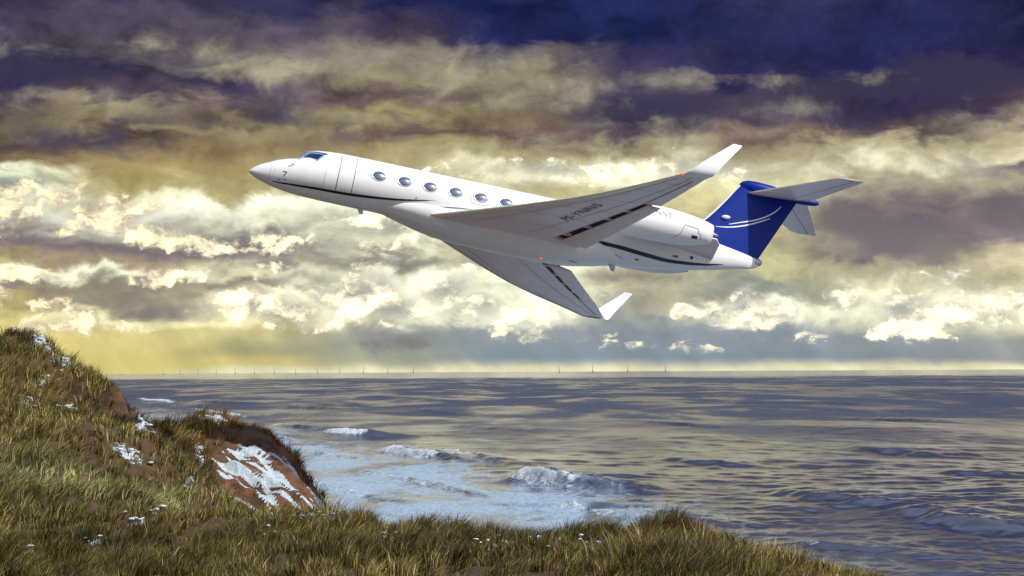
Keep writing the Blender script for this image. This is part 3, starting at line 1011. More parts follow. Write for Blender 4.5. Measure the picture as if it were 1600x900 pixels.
RY = herm([0, .12, .4, .9, 1.5, 2.4, 3.2, 4.5, 6, 17, 19, 21, 23, 25, 26.5, 27.6, 27.9],
          [.03, .15, .31, .53, .76, 1.03, 1.2, 1.33, 1.36, 1.36, 1.33, 1.22, 1.0, .68, .42, .2, .1])
ZC = herm([0, 1.5, 3, 5, 7, 17, 20, 23, 25.5, 27.9], [-.37, -.2, .0, .17, .24, .24, .26, .4, .55, .58])
ZT = herm([0, .4, .95, 1.4, 1.9, 2.4, 2.55, 2.85, 3.3, 3.8, 4.5, 6, 16, 20, 22, 24, 25.5, 27, 27.9],
          [-.34, .03, .32, .54, .71, .83, 1.02, 1.31, 1.46, 1.53, 1.585, 1.6, 1.6, 1.58, 1.5, 1.33, 1.1, .85, .66])
ZB = herm([0, .3, .87, 1.65, 2.6, 3.8, 6, 18, 20.4, 23.5, 25.3, 26.7, 27.8, 27.9],
          [-.4, -.58, -.79, -.965, -1.065, -1.1, -1.12, -1.14, -1.2, -.8, -.42, -.07, .26, .45])


def fus_pt(x, th, off=0.0):
    """point on the fuselage skin; th = 0 at starboard, 90 deg on top"""
    c, s = math.cos(th), math.sin(th)
    rz = (ZT(x) - ZC(x)) if s >= 0 else (ZC(x) - ZB(x))
    n = Vector((0, c / max(RY(x), .02), s / max(rz, .02))).normalized()
    return Vector((x, RY(x) * c, ZC(x) + rz * s)) + n * off


def fus_at(x, z, side=-1, off=0.0):
    zc = ZC(x)
    rz = (ZT(x) - zc) if z >= zc else (zc - ZB(x))
    s = max(-0.999, min(0.999, (z - zc) / rz))
    th = math.asin(s)
    if side < 0:
        th = math.pi - th
    return fus_pt(x, th, off)


def ribbon(name, pts, widths, normal_fn, mat, parent):
    """thin strip along pts; pts lie on a skin, normal_fn gives the skin normal"""
    L_, R_ = [], []
    for i, p in enumerate(pts):
        a = pts[max(i - 1, 0)]
        b = pts[min(i + 1, len(pts) - 1)]
        t = (b - a).normalized()
        n = normal_fn(p)
        s = t.cross(n).normalized()
        w = widths[i] if hasattr(widths, '__len__') else widths
        L_.append(p + s * (w / 2))
        R_.append(p - s * (w / 2))
    n = len(pts)
    verts = L_ + R_
    faces = [(i, i + 1, n + i + 1, n + i) for i in range(n - 1)]
    return mesh_obj(name, verts, faces, mat, parent)


def resample(ctrl, n, fn):
    """smooth path through control points (t uniform)"""
    k = np.arange(len(ctrl))
    cs = [herm(k, [c[j] for c in ctrl]) for j in range(len(ctrl[0]))]
    return [fn(*[c(t) for c in cs]) for t in np.linspace(0, len(ctrl) - 1, n)]


def fus_normal(p):
    zc = ZC(p.x)
    rz = (ZT(p.x) - zc) if p.z >= zc else (zc - ZB(p.x))
    return Vector((0, p.y / RY(p.x) ** 2, (p.z - zc) / rz ** 2)).normalized()


def airfoil(nu=16):
    t = [0.5 * (1 - math.cos(math.pi * k / (nu - 1))) for k in range(nu)]
    return t


def thick(t):
    return 5 * (0.2969 * math.sqrt(max(t, 0)) - 0.1260 * t - 0.3516 * t * t + 0.2843 * t ** 3 - 0.1036 * t ** 4)


def build_jet():
    white = simple_mat('white_aircraft_paint', (0.80, 0.81, 0.82), 0.3, 0, 0.1)
    wingm = simple_mat('pale_grey_wing_paint', (0.74, 0.63, 0.62), 0.33, 0, 0.15)
    blue = simple_mat('deep_blue_paint', (0.0006, 0.019, 0.22), 0.32, 0, 0.0, 0.2)
    navy = simple_mat('navy_stripe_paint', (0.006, 0.008, 0.02), 0.3)
    metal = simple_mat('leading_edge_painted_sheen', (0.86, 0.82, 0.66), 0.3, 0.2)  # cream colour stands in for the bright horizon mirrored in polished metal
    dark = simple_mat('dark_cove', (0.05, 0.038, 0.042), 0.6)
    seam = simple_mat('seam_grey', (0.16, 0.15, 0.16), 0.6)
    frame = simple_mat('window_frame_metal', (0.55, 0.57, 0.60), 0.3, 0.6)
    glass = simple_mat('cabin_glass', (0.42, 0.52, 0.66), 0.10, 0.9)
    cockpit = simple_mat('cockpit_glass', (0.006, 0.010, 0.035), 0.06, 0, 1.0)
    cframe = simple_mat('cockpit_frame_blue', (0.14, 0.30, 0.62), 0.3)
    letter = simple_mat('registration_brown', (0.09, 0.045, 0.06), 0.5)
    letter_g = simple_mat('registration_grey', (0.33, 0.34, 0.33), 0.5)
    blackm = simple_mat('black_intake', (0.01, 0.01, 0.012), 0.5)
    titan = simple_mat('exhaust_metal', (0.35, 0.32, 0.30), 0.35, 0.8)
    red, nt, bs, T = new_mat('red_beacon_lens')
    bs.inputs['Base Color'].default_value = (0.6, 0.02, 0.01, 1)
    bs.inputs['Emission Color'].default_value = (1.0, 0.08, 0.03, 1)
    bs.inputs['Emission Strength'].default_value = 1.2
    lens = simple_mat('landing_light_lens', (0.85, 0.82, 0.72), 0.12, 0, 1.0)

    jet = bpy.data.objects.new('business_jet', None)
    col.objects.link(jet)
    tag(jet, 'white twin engine business jet with blue tail fin climbing over the sea', 'airplane')
    Rm = Matrix(((0.97319, -0.16026, 0.16496), (0.20416, 0.27179, -0.94045), (0.10588, 0.94892, 0.29722)))
    Tm = Vector((-13.8686, -6.5397, 150.5717))
    flip = Matrix(((1, 0, 0, 0), (0, -1, 0, 0), (0, 0, -1, 0), (0, 0, 0, 1)))
    pose = Matrix.Translation(Tm) @ Rm.to_4x4()
    jet.matrix_world = Matrix.Translation(CAM) @ CAM_ROT @ flip @ pose

    # ---- fuselage
    xs = [0.0, .03, .08, .15, .25] + list(np.arange(.4, 3.9, .1)) + list(np.arange(4.0, 18, .4)) + list(np.arange(18, 27.8, .25)) + [27.8, 27.9]
    n = 56
    loops = [[fus_pt(x, 2 * math.pi * k / n) for k in range(n)] for x in xs]
    v, f = loft(loops, True, True)
    fus = mesh_obj('fuselage', v, f, white, jet)
    fix_normals(fus)
    # tail cone tip
    loops = [[Vector((x, r * math.cos(2 * math.pi * k / 20), .5 + zo + r * 1.25 * math.sin(2 * math.pi * k / 20))) for k in range(20)]
             for x, r, zo in ((27.45, .20, .0), (27.7, .19, .02), (27.92, .15, .04), (28.02, .06, .05))]
    v, f = loft(loops, True, True)
    fix_normals(mesh_obj('tail_light_housing', v, f, simple_mat('tail_cone_blue_grey', (.35, .45, .6), .3, .4), fus))
    # belly fairing
    fx = [(6.9, -1.02, .35), (7.6, -1.18, .75), (8.4, -1.36, 1.05), (9.4, -1.58, 1.3), (10.6, -1.76, 1.46), (12, -1.83, 1.54), (14, -1.86, 1.56), (16, -1.85, 1.52), (17.4, -1.78, 1.42),
          (18.6, -1.58, 1.22), (19.6, -1.36, .92), (20.4, -1.2, .55), (21.0, -1.08, .2)]
    loops = []
    hz = herm([a[0] for a in fx], [a[1] for a in fx])
    hy = herm([a[0] for a in fx], [a[2] for a in fx])
    for x in np.linspace(6.9, 21.0, 60):
        zc = -.72
        lp = []
        for k in range(40):
            a = 2 * math.pi * k / 40
            c, s = math.cos(a), math.sin(a)
            lp.append(Vector((x, hy(x) * math.copysign(abs(c) ** .8, c), zc + (.35 * s if s > 0 else (zc - hz(x)) * math.copysign(abs(s) ** .85, s)))))
        loops.append(lp)
    v, f = loft(loops, True, True)
    fair = mesh_obj('belly_fairing', v, f, white, jet)
    fix_normals(fair)

    def fair_pt(x, y, off=.01):
        r = min(abs(y) / hy(x), .999)
        c = r ** (1 / .8)
        s = math.sqrt(1 - c * c)
        return Vector((x, y, -.72 - (-.72 - hz(x)) * s ** .85 - off))
    # beacon, vents and landing light on the fairing
    b = fair_pt(16.1, -.3, 0)
    v, f = loft([ring((b.x, b.y, b.z + .02 - h), (1, 0, 0), (0, 1, 0), r, 12) for h, r in ((0, .07), (.06, .06), (.10, .03))], False, True)
    mesh_obj('beacon_light', v, f, red, fair)
    for xx, yy in ((17.7, -.45), (17.9, -.35)):
        c = fair_pt(xx, yy, .012)
        v = [c + Vector((a, bb, 0)) for a, bb in ((-.13, -.04), (.13, -.04), (.13, .04), (-.13, .04))]
        mesh_obj('drain_vent', v, [(0, 1, 2, 3)], blackm, fair)
    for sg in (-1, 1):
        ctr = Vector((10.32, sg * 1.08, -1.44))
        v, f = loft([ring(ctr + Vector((0, sg * o_ * .75, -o_ * .66)), (1, 0, 0), (0, -sg * .66, -.75), r, 20, r * .42) for o_, r in ((-.12, .30), (.03, .28), (.06, .22), (.07, .05))], False, True)
        mesh_obj('landing_light', v, f, lens, fair)

    # ---- cabin windows
    for side in (-1, 1):
        for i in range(8):
            xc, zc = 6.75 + 1.379 * i, .41
            rim, pane = [], []
            K = 28
            for rr, off, lst in ((1.13, .004, rim), (1.13, .014, rim), (.93, .014, rim), (.93, .006, rim)):
                lst.append([fus_at(xc + .36 * rr * math.cos(2 * math.pi * k / K), zc + .255 * rr * math.sin(2 * math.pi * k / K), side, off) for k in range(K)])
            v, f = loft(rim)
            win = mesh_obj('cabin_window', v, f, frame, fus)
            fix_normals(win)
            for rr in (.95, .82, .65, .45, .25, .08):
                pane.append([fus_at(xc + .36 * rr * math.cos(2 * math.pi * k / K), zc + .255 * rr * math.sin(2 * math.pi * k / K), side, .004 + .075 * (1 - rr * rr)) for k in range(K)])
            v, f = loft(pane, False, True)
            pn = mesh_obj('pane', v, f, glass, win)
            fix_normals(pn)
            if i in (4, 5):          # over-wing exits: outlined hatch
                pts = []
                for k in range(41):
                    a = 2 * math.pi * k / 40
                    c, s = math.cos(a), math.sin(a)
                    pts.append(fus_at(xc + .49 * math.copysign(abs(c) ** .35, c), zc + .40 * math.copysign(abs(s) ** .35, s), side, .006))
                ribbon('emergency_hatch_seam', pts, .018, fus_normal, seam, fus)

    # ---- cockpit glazing
    def patch(name, quad, mat, parent, off, side=-1, m_=8):
        V_, F_ = [], []
        a, b, c, d = quad
        for i in range(m_ + 1):
            for j in range(m_ + 1):
                s, t = i / m_, j / m_
                q = [(a[k] * (1 - s) + b[k] * s) * (1 - t) + (d[k] * (1 - s) + c[k] * s) * t for k in (0, 1)]
                V_.append(fus_pt(q[0], (math.pi - q[1]) if side < 0 else q[1], off))
        for i in range(m_):
            for j in range(m_):
                k = i * (m_ + 1) + j
                F_.append((k, k + 1, k + m_ + 2, k + m_ + 1))
        o = mesh_obj(name, V_, F_, mat, parent)
        fix_normals(o)
        return o

    def ang(x, z):
        zc = ZC(x)
        return math.asin(max(-1, min(1, (z - zc) / (ZT(x) - zc))))
    for side in (-1, 1):
        # (x, skin angle) corners: windshield, then side window, each in a pale blue surround
        sf = [(2.36, ang(2.36, .60)), (2.90, ang(2.90, 1.16)), (3.84, ang(3.84, 1.12)), (3.42, ang(3.42, .56))]
        patch('cockpit_window_surround', sf, cframe, fus, .008, side)
        sw = [(2.66, ang(2.66, .66)), (3.00, ang(3.0, 1.04)), (3.68, ang(3.68, 1.04)), (3.42, ang(3.42, .68))]
        patch('side_window', sw, cockpit, fus, .016, side)
        ws = [(2.42, ang(2.42, .70)), (2.84, ang(2.84, 1.12)), (2.90, 1.50), (2.46, 1.50)]
        patch('windshield', ws, cockpit, fus, .014, side)
        eb = [(2.86, ang(2.86, 1.12)), (2.9, ang(2.9, 1.18)), (3.95, ang(3.95, 1.17)), (3.80, ang(3.80, 1.08))]
        patch('window_brow', eb, cockpit, fus, .018, side)

    # ---- entrance door outline, probes and stripes (port side carries the door)
    def arc(x, z0, z1, off, nn=24):
        th0, th1 = ang(x, z0), None
        pts = []
        for z in np.linspace(z0, z1, nn):
            pts.append(fus_at(x, z, -1, off))
        return pts
    dv = []
    door_x = np.linspace(4.68, 5.46, 8)
    door_z = np.linspace(-.78, 1.30, 26)
    V_ = [fus_at(x, z, -1, .007) for x in door_x for z in door_z]
    F_ = [(i * 26 + j, i * 26 + j + 1, (i + 1) * 26 + j + 1, (i + 1) * 26 + j) for i in range(7) for j in range(25)]
    door = mesh_obj('entrance_door', V_, F_, white, fus)
    fix_normals(door)
    for xx in (4.65, 5.49):
        ribbon('door_seam', arc(xx, -.84, 1.34, .010), .034, fus_normal, seam, door)
    # upper cheat line sweeping up over the wing root, then aft from the wing to the tail
    for side in (-1, 1):
        P = resample([(1.3, -.785), (1.9, -.82), (2.76, -.83), (3.61, -.82), (4.66, -.805), (5.5, -.78), (6.56, -.71), (7.75, -.60), (8.75, -.46), (9.95, -.24)], 70,
                     lambda x, z: fus_at(x, z, side, .012))
        wds = [max(.01, .155 * math.sin(math.pi * min(1, k / 69 * 1.0 + .02)) ** .55) for k in range(70)]
        ribbon('cheat_line', P, wds, fus_normal, navy, fus)
        P = resample([(9.1, -.66), (10.3, -.50), (11.3, -.37), (12.2, -.28)], 30, lambda x, z: fus_at(x, z, side, .012))
        ribbon('thin_cheat_line', P, [max(.008, .045 * math.sin(math.pi * k / 29)) for k in range(30)], fus_normal, navy, fus)
        P = resample([(18.2, -.52), (18.9, -.56), (20.1, -.59), (21.3, -.64), (22.4, -.65), (23.77, -.52), (24.83, -.34), (25.9, -.08)], 70, lambda x, z: fus_at(x, z, side, .012))
        ribbon('cheat_line', P, [max(.01, .23 * math.sin(math.pi * min(1, .12 + k / 69 * .88)) ** .6) for k in range(70)], fus_normal, navy, fus)
        P = resample([(18.4, -.66), (19.0, -.76), (19.6, -.87), (20.4, -1.02)], 24, lambda x, z: fus_at(x, z, side, .012))
        ribbon('thin_cheat_line', P, [max(.008, .06 * math.sin(math.pi * (k + 1) / 25)) for k in range(24)], fus_normal, navy, fus)
    for (pp, w_) in (([(2.1, .22), (2.17, .235), (2.25, .18)], .03), ([(2.25, .18), (2.12, .08), (1.97, .05)], .03),
                     ([(1.74, -.30), (1.86, -.27), (1.97, -.29)], .03), ([(1.97, -.29), (1.9, -.4), (1.83, -.51)], .045)):
        P = resample(pp, 8, lambda x, z: fus_at(x, z, -1, .012))
        ribbon('air_data_probe', P, w_, fus_normal, navy, fus)
    for (x, z, r) in ((1.64, -.69, .03), (1.95, -.65, .03), (1.32, -.26, .022), (24.06, -.2, .085), (8.9, -.32, .035)):
        P = [fus_at(x + r * math.cos(a * math.pi / 8), z + r * math.sin(a * math.pi / 8), -1, .013) for a in range(16)]
        mesh_obj('static_port', P, [tuple(range(16))], navy, fus)
    P = [fus_at(x, z, -1, .012) for x, z in ((23.02, -.42), (23.32, -.38), (23.32, -.28), (23.02, -.32))]
    mesh_obj('service_panel', P, [(0, 1, 2, 3)], seam, fus)
    P = [fus_at(x, z, -1, .012) for x, z in ((21.05, -.96), (21.25, -.95), (21.25, -.90), (21.05, -.91))]
    mesh_obj('drain_vent', P, [(0, 1, 2, 3)], blackm, fus)

    faint = simple_mat('faint_panel_joint', (0.50, 0.50, 0.51), 0.5)
    for xx in (1.12, 3.98, 18.1, 24.9):
        lo, hi = ZB(xx) + .04, ZT(xx) - .04
        ribbon('skin_joint', arc(xx, lo, hi, .008, 30), .018, fus_normal, faint, fus)
    ribbon('skin_joint', resample([(6.1, 1.05), (9, 1.06), (12, 1.06), (15.5, 1.06)], 30, lambda x, z: fus_at(x, z, -1, .008)), .014, fus_normal, faint, fus)
    # ---- antennas
    def fin_blade(name, base, up, h, c0, c1, sweep, mat, parent, t=.04):
        base, up = Vector(base), Vector(up)
        sd = Vector((1, 0, 0)).cross(up)
        lp = []
        for k, (hh, c, sx) in enumerate(((0, c0, 0), (h, c1, sweep))):
            o_ = base + up * hh + Vector((sx, 0, 0))
            lp.append([o_ + Vector((c * a, 0, 0)) + sd * (t * bb) for a, bb in ((0, 0), (.3, 1), (1, 0), (.3, -1))])
        v, f = loft(lp, True, True)
        o = mesh_obj(name, v, f, mat, parent, smooth=False)
        fix_normals(o)
        return o
    fin_blade('top_antenna', (8.85, 0, 1.56), (0, 0, 1), .42, .50, .20, .42, white, jet)
    fin_blade('belly_antenna', (5.95, 0, -1.08), (0, 0, -1), .34, .36, .2, .22, simple_mat('antenna_blue_grey', (.45, .55, .68), .4), jet)
    fin_blade('belly_antenna', (19.75, 0, -1.3), (0, 0, -1), .34, .42, .2, .2, simple_mat('antenna_blue_grey', (.45, .55, .68), .4), jet)

    # ---- wings
    LEx = herm([.9, 1.45, 3, 5, 7, 9, 11.3, 13.27], [9.35, 9.97, 11.38, 13.15, 14.95, 16.86, 19.0, 20.69])
    LEz = herm([.9, 1.45, 5, 7, 9, 11.3, 13.27], [-1.06, -1.075, -1.10, -1.06, -.92, -.62, -.34])
    TEx = herm([.9, 1.9, 5, 9, 11.3, 13.27], [17.6, 18.0, 19.15, 20.62, 21.38, 22.02])
    TEz = herm([.9, 1.9, 5, 9, 11.3, 13.27], [-1.22, -1.2, -1.0, -.68, -.46, -.25])
    TC = herm([.9, 3, 9, 13.3], [.095, .105, .10, .09])
    TF, TEND = .765, .90
    FI, FO = 2.05, 9.0
    tt = airfoil(18)
    low_t = [t for t in tt if t < TF] + [TF, TF + .0005] + [t for t in tt if t > TF]
    up_t = tt[::-1]

    def section(y, sg, flapped):
        x0, z0, x1, z1 = LEx(y), LEz(y), TEx(y), TEz(y)
        c = x1 - x0
        tc = TC(y)
        lp = []
        for t in up_t[:-1]:
            t2 = min(t, TEND) if flapped else t
            lp.append(Vector((x0 + c * t2, sg * y, z0 + (z1 - z0) * t2 + c * tc * thick(t2) * .5 + .012 * c * math.sin(math.pi * t2))))
        for t in low_t:
            zz = z0 + (z1 - z0) * t - c * tc * thick(t) * .5 + .012 * c * math.sin(math.pi * t)
            t2 = t
            if flapped and t > TF:
                t2 = min(t, TEND)
                zz = z0 + (z1 - z0) * t2 + c * tc * thick(t2) * .5 + .012 * c * math.sin(math.pi * t2) - .02
            lp.append(Vector((x0 + c * t2, sg * y, zz)))
        return lp

    def low_surface(x, y, sg, off=.01):
        x0, z0, x1, z1 = LEx(y), LEz(y), TEx(y), TEz(y)
        t = (x - x0) / (x1 - x0)
        c = x1 - x0
        return Vector((x, sg * y, z0 + (z1 - z0) * t - c * TC(y) * thick(t) * .5 + .012 * c * math.sin(math.pi * t) - off))
    wl = [  # blended winglet: LE x, y, z, chord, cant
        (20.69, 13.27, -.34, 1.33, 0), (20.86, 13.44, -.30, 1.30, 18), (21.02, 13.58, -.20, 1.26, 42), (21.22, 13.66, 0.0, 1.18, 66),
        (21.55, 13.69, .35, 1.03, 80), (22.1, 13.67, .87, .82, 87), (22.6, 13.63, 1.33, .62, 90), (22.92, 13.58, 1.64, .50, 90), (22.99, 13.57, 1.69, .42, 90)]
    for sg in (-1, 1):
        ys = [(y, y > FI and y < FO) for y in (.9, 1.45, 1.8, FI - .004)] + [(FI, True)] + [(y, True) for y in np.linspace(2.5, 8.6, 14)] + [(FO, True), (FO + .004, False)] + \
             [(y, False) for y in (9.6, 10.4, 11.2, 12, 12.6, 13.0, 13.2)]
        loops = [section(y, sg, fl) for y, fl in ys]
        v, f = loft(loops, True, True)
        npl = len(loops[0])
        w = mesh_obj('wing', v, f, [wingm, dark], jet)
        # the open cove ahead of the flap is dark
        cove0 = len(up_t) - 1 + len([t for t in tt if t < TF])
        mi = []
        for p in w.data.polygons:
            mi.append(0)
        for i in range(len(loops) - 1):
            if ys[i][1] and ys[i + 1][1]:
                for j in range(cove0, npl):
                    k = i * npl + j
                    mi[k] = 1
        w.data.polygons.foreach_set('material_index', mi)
        fix_normals(w)
        w['label'] = 'port wing underside with dark registration letters' if sg < 0 else 'starboard wing seen from below'
        # winglet
        loops = []
        for (x0, y, z, c, cant) in wl:
            a = math.radians(cant)
            up = Vector((0, -sg * math.sin(a), math.cos(a)))
            lp = []
            tcw = .09
            for t in up_t[:-1]:
                lp.append(Vector((x0 + c * t, sg * y, z + (.09 * t * (1 - cant / 90)))) + up * (c * tcw * thick(t) * .5))
            for t in tt:
                lp.append(Vector((x0 + c * t, sg * y, z + (.09 * t * (1 - cant / 90)))) - up * (c * tcw * thick(t) * .5))
            loops.append(lp)
        first = [Vector((p.x, sg * 13.19, p.z - .03)) for p in loops[0]]
        v, f = loft([first] + loops, False, True)
        wlt = mesh_obj('winglet', v, f, white, w)
        fix_normals(wlt)
        # navigation light at the junction
        v, f = loft([ring((20.66 + d_, sg * 13.28, -.335), (0, 1, 0), (0, 0, 1), r, 10) for d_, r in ((-.06, .01), (-.02, .03), (.06, .045), (.16, .03))], True, True)
        fix_normals(mesh_obj('navigation_light', v, f, red if sg < 0 else lens, w))
        # polished leading edge, its horizon reflection painted in as cream
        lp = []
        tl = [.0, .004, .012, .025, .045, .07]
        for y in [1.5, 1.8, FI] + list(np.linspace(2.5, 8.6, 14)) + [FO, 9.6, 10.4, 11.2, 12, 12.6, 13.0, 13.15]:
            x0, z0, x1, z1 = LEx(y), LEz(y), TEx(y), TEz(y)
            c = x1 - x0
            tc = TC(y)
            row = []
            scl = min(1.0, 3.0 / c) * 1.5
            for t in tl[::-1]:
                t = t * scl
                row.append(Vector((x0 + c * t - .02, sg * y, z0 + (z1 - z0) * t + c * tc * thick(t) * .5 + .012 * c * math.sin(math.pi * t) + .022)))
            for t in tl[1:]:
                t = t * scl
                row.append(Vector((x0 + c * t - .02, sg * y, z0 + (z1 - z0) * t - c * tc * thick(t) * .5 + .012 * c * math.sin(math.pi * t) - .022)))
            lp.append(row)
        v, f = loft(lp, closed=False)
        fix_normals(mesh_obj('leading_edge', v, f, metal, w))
        # panel joints and tank covers on the underside
        pj = simple_mat('underside_panel_joint', (0.36, 0.31, 0.31), 0.5)
        for tch in (.17, .58):
            P = [low_surface(LEx(y) + (TEx(y) - LEx(y)) * tch, y, sg, .02) for y in np.linspace(2.2, 12.9, 30)]
            ribbon('panel_joint', P, .03, lambda p: Vector((0, 0, -1)), pj, w)
        for yk in (3.6, 5.4, 7.2, 9.0, 10.8, 12.0):
            P = [low_surface(LEx(yk) + (TEx(yk) - LEx(yk)) * t_, yk, sg, .02) for t_ in np.linspace(.17, .70 if yk < 9.1 else .95, 10)]
            ribbon('panel_joint', P, .025, lambda p: Vector((0, 0, -1)), pj, w)
        P = [low_surface(LEx(y) + (TEx(y) - LEx(y)) * .76, y, sg, .02) for y in np.linspace(9.1, 12.6, 12)]
        ribbon('aileron_hinge', P, .045, lambda p: Vector((0, 0, -1)), seam, w)
        # flap, lowered for take-off
        lp = []
        for y in np.linspace(FI + .03, FO - .03, 16):
            k = (y - FI) / (FO - FI)
            x0, c0 = LEx(y), TEx(y) - LEx(y)
            xa = x0 + c0 * (TF + .055)
            za = LEz(y) + (TEz(y) - LEz(y)) * TF - .10 + .06 * k
            xb = TEx(y) + .06
            zb = TEz(y) - .22 + .12 * k
            c = xb - xa
            row = []
            for t in up_t[:-1]:
                row.append(Vector((xa + c * t, sg * y, za + (zb - za) * t + c * .15 * thick(t) * .55)))
            for t in tt:
                row.append(Vector((xa + c * t, sg * y, za + (zb - za) * t - c * .15 * thick(t) * .4)))
            lp.append(row)
        v, f = loft(lp, True, True)
        fl = mesh_obj('flap', v, f, wingm, w)
        fix_normals(fl)
        for yb in (2.9, 4.5, 6.1, 7.6):
            xb = LEx(yb) + (TEx(yb) - LEx(yb)) * (TF + .03)
            p = low_surface(xb, yb, sg, -.03)
            bx_ = [p + Vector((a, b_, c_)) for a, b_, c_ in ((-.2, -.05, -.03), (.26, -.05, -.03), (.26, .05, -.03), (-.2, .05, -.03), (-.2, -.05, .16), (.26, -.05, .16), (.26, .05, .16), (-.2, .05, .16))]
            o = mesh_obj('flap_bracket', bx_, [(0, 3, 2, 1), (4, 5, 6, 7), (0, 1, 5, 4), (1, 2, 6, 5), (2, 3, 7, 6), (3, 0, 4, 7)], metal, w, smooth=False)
        if sg < 0:
            port_wing = w
    # ---- lettering
    def text_mesh(txt, size):
        cu = bpy.data.curves.new('lettering', 'FONT')
        cu.body = txt
        cu.size = size
        cu.space_character = 1.08
        cu.resolution_u = 3
        ob = bpy.data.objects.new('lettering', cu)
        col.objects.link(ob)
        dg = bpy.context.evaluated_depsgraph_get()
        me = bpy.data.meshes.new_from_object(ob.evaluated_get(dg))
        bm = bmesh.new()
        bm.from_mesh(me)
        bmesh.ops.triangulate(bm, faces=bm.faces)
        bmesh.ops.subdivide_edges(bm, edges=[e for e in bm.edges if e.calc_length() > size * .2], cuts=2)
        vs = [v_.co.copy() for v_ in bm.verts]
        fs = [tuple(v_.index for v_ in fc.verts) for fc in bm.faces]
        bm.free()
        bpy.data.objects.remove(ob)
        bpy.data.meshes.remove(me)
        w_ = max(p.x for p in vs)
        return vs, fs, w_
    vs, fs, wt = text_mesh('M-YNNS', .82)
    o0 = Vector((16.55, 5.0))
    dr = Vector((1.5, 3.55)).normalized()
    upv = Vector((-dr.y, dr.x))
    ln = 3.35
    out = []
    for p in vs:
        q = o0 + dr * (p.x / wt * ln) + upv * (p.y * .9)
        out.append(low_surface(q.x, q.y, -1, .035))
    mesh_obj('registration_lettering', out, fs, letter, port_wing, smooth=False)

    # ---- engines
    for sg in (-1, 1):
        cy, cz = sg * 2.7, .57
        K = 44

        def rv(prof):
            return [[Vector((x, cy + r * math.cos(2 * math.pi * k / K), cz + zo + r * math.sin(2 * math.pi * k / K))) for k in range(K)] for x, r, zo in prof]
        v, f = loft(rv([(18.95, .84, 0), (19.15, .885, 0), (19.6, .93, 0), (20.4, .962, 0), (21.3, .965, 0), (22.2, .935, 0), (22.9, .875, .005), (23.6, .775, .01), (24.2, .63, .03), (24.57, .50, .05), (24.56, .46, .05), (24.2, .47, .05)]))
        nac = mesh_obj('engine_nacelle', v, f, white, jet)
        fix_normals(nac)
        v, f = loft(rv([(18.95, .842, 0), (18.82, .80, 0), (18.78, .765, 0), (18.85, .73, 0), (19.2, .69, 0), (19.7, .70, 0)]))
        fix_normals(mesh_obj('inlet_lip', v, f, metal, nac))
        v, f = loft(rv([(19.7, .70, 0), (19.68, .25, 0), (19.4, .1, 0), (19.35, .01, 0)]))
        fix_normals(mesh_obj('fan', v, f, blackm, nac))
        v, f = loft(rv([(24.2, .46, .05), (24.2, .2, .05), (24.7, .12, .05), (24.95, .02, .05)]))
        fix_normals(mesh_obj('exhaust_cone', v, f, titan, nac))
        # pylon between fuselage and nacelle
        lp = []
        for (yy, zl, zu, xa, xb, ztl) in ((-.55, -.16, .55, 19.6, 25.2, -.10), (-1.1, .02, .62, 19.7, 25.22, .12), (-1.7, .22, .70, 19.9, 25.26, .38), (-2.2, .35, .75, 20.2, 25.0, .50)):
            row = []
            for t in up_t[:-1]:
                row.append(Vector((xa + (xb - xa) * t, -sg * yy, (zl + zu) / 2 * (1 - t) + (ztl + .12) * t + (zu - zl) * .5 * thick(t) * 1.0)))
            for t in tt:
                row.append(Vector((xa + (xb - xa) * t, -sg * yy, (zl + zu) / 2 * (1 - t) + (ztl + .06) * t - (zu - zl) * .5 * thick(t) * 1.0)))
            lp.append(row)
        v, f = loft(lp, True, True)
        pyl = mesh_obj('pylon', v, f, wingm, nac)
        fix_normals(pyl)

        def nac_pt(x, z, off=.01):
            rr = herm([18.95, 19.6, 20.4, 21.3, 22.2, 22.9, 23.6, 24.2, 24.57], [.84, .93, .962, .965, .935, .875, .775, .63, .5])(x) + off
            s = max(-.99, min(.99, (z - cz) / rr))
            return Vector((x, cy + sg * rr * math.sqrt(1 - s * s), cz + rr * s))

        def nac_n(p):
            return Vector((0, p.y - cy, p.z - cz)).normalized()
        for pp in ([(22.45, -.20), (22.75, .02), (22.95, .55)], [(22.95, .55), (23.3, .52), (23.68, .50)], [(23.68, .50), (23.72, .40), (23.74, .30)], [(23.74, .30), (23.82, .29), (23.9, .27)], [(23.9, .27), (23.92, .15), (23.94, 0.0)],
                   [(23.55, 1.12), (23.72, 1.08), (23.75, 1.0)]):
            P = resample(pp, 8, lambda x, z: nac_pt(x, z, .008))
            ribbon('cowl_seam', P, .025, nac_n, seam, nac)
        if sg < 0:
            vs2, fs2, wt2 = text_mesh('M-YNNS', .42)
            ln2 = 1.66
            out = [nac_pt(20.50 + p.x / wt2 * ln2, .80 - .02 + p.y - p.x * .02, .03) for p in vs2]
            mesh_obj('registration_lettering', out, fs2, letter_g, nac, smooth=False)
        c = [nac_pt(x, z, .012) for x, z in ((23.42, -.02), (23.74, -.0), (23.74, .14), (23.42, .12))]
        v = [Vector((p.x, p.y - sg * .0, p.z)) for p in c]
        mesh_obj('bleed_air_outlet', v, [(0, 1, 2, 3)], blackm, nac)

    # ---- fin
    FLx = herm([.4, 1.0, 1.5, 2.26, 3.55, 4.38, 4.75], [21.6, 22.9, 23.65, 24.45, 25.42, 25.95, 26.2])

    def FTx(z):
        return 27.45 + (z - .0) * .457

    def fin_sec(z):
        xa, xb = FLx(z), FTx(z)
        c = xb - xa
        th_ = .105 * min(c, 4.4)
        return [Vector((xa + c * t, th_ * thick(t) * .5, z)) for t in up_t[:-1]] + [Vector((xa + c * t, -th_ * thick(t) * .5, z)) for t in tt]
    v, f = loft([fin_sec(z) for z in np.linspace(.4, 4.75, 26)], True, True)
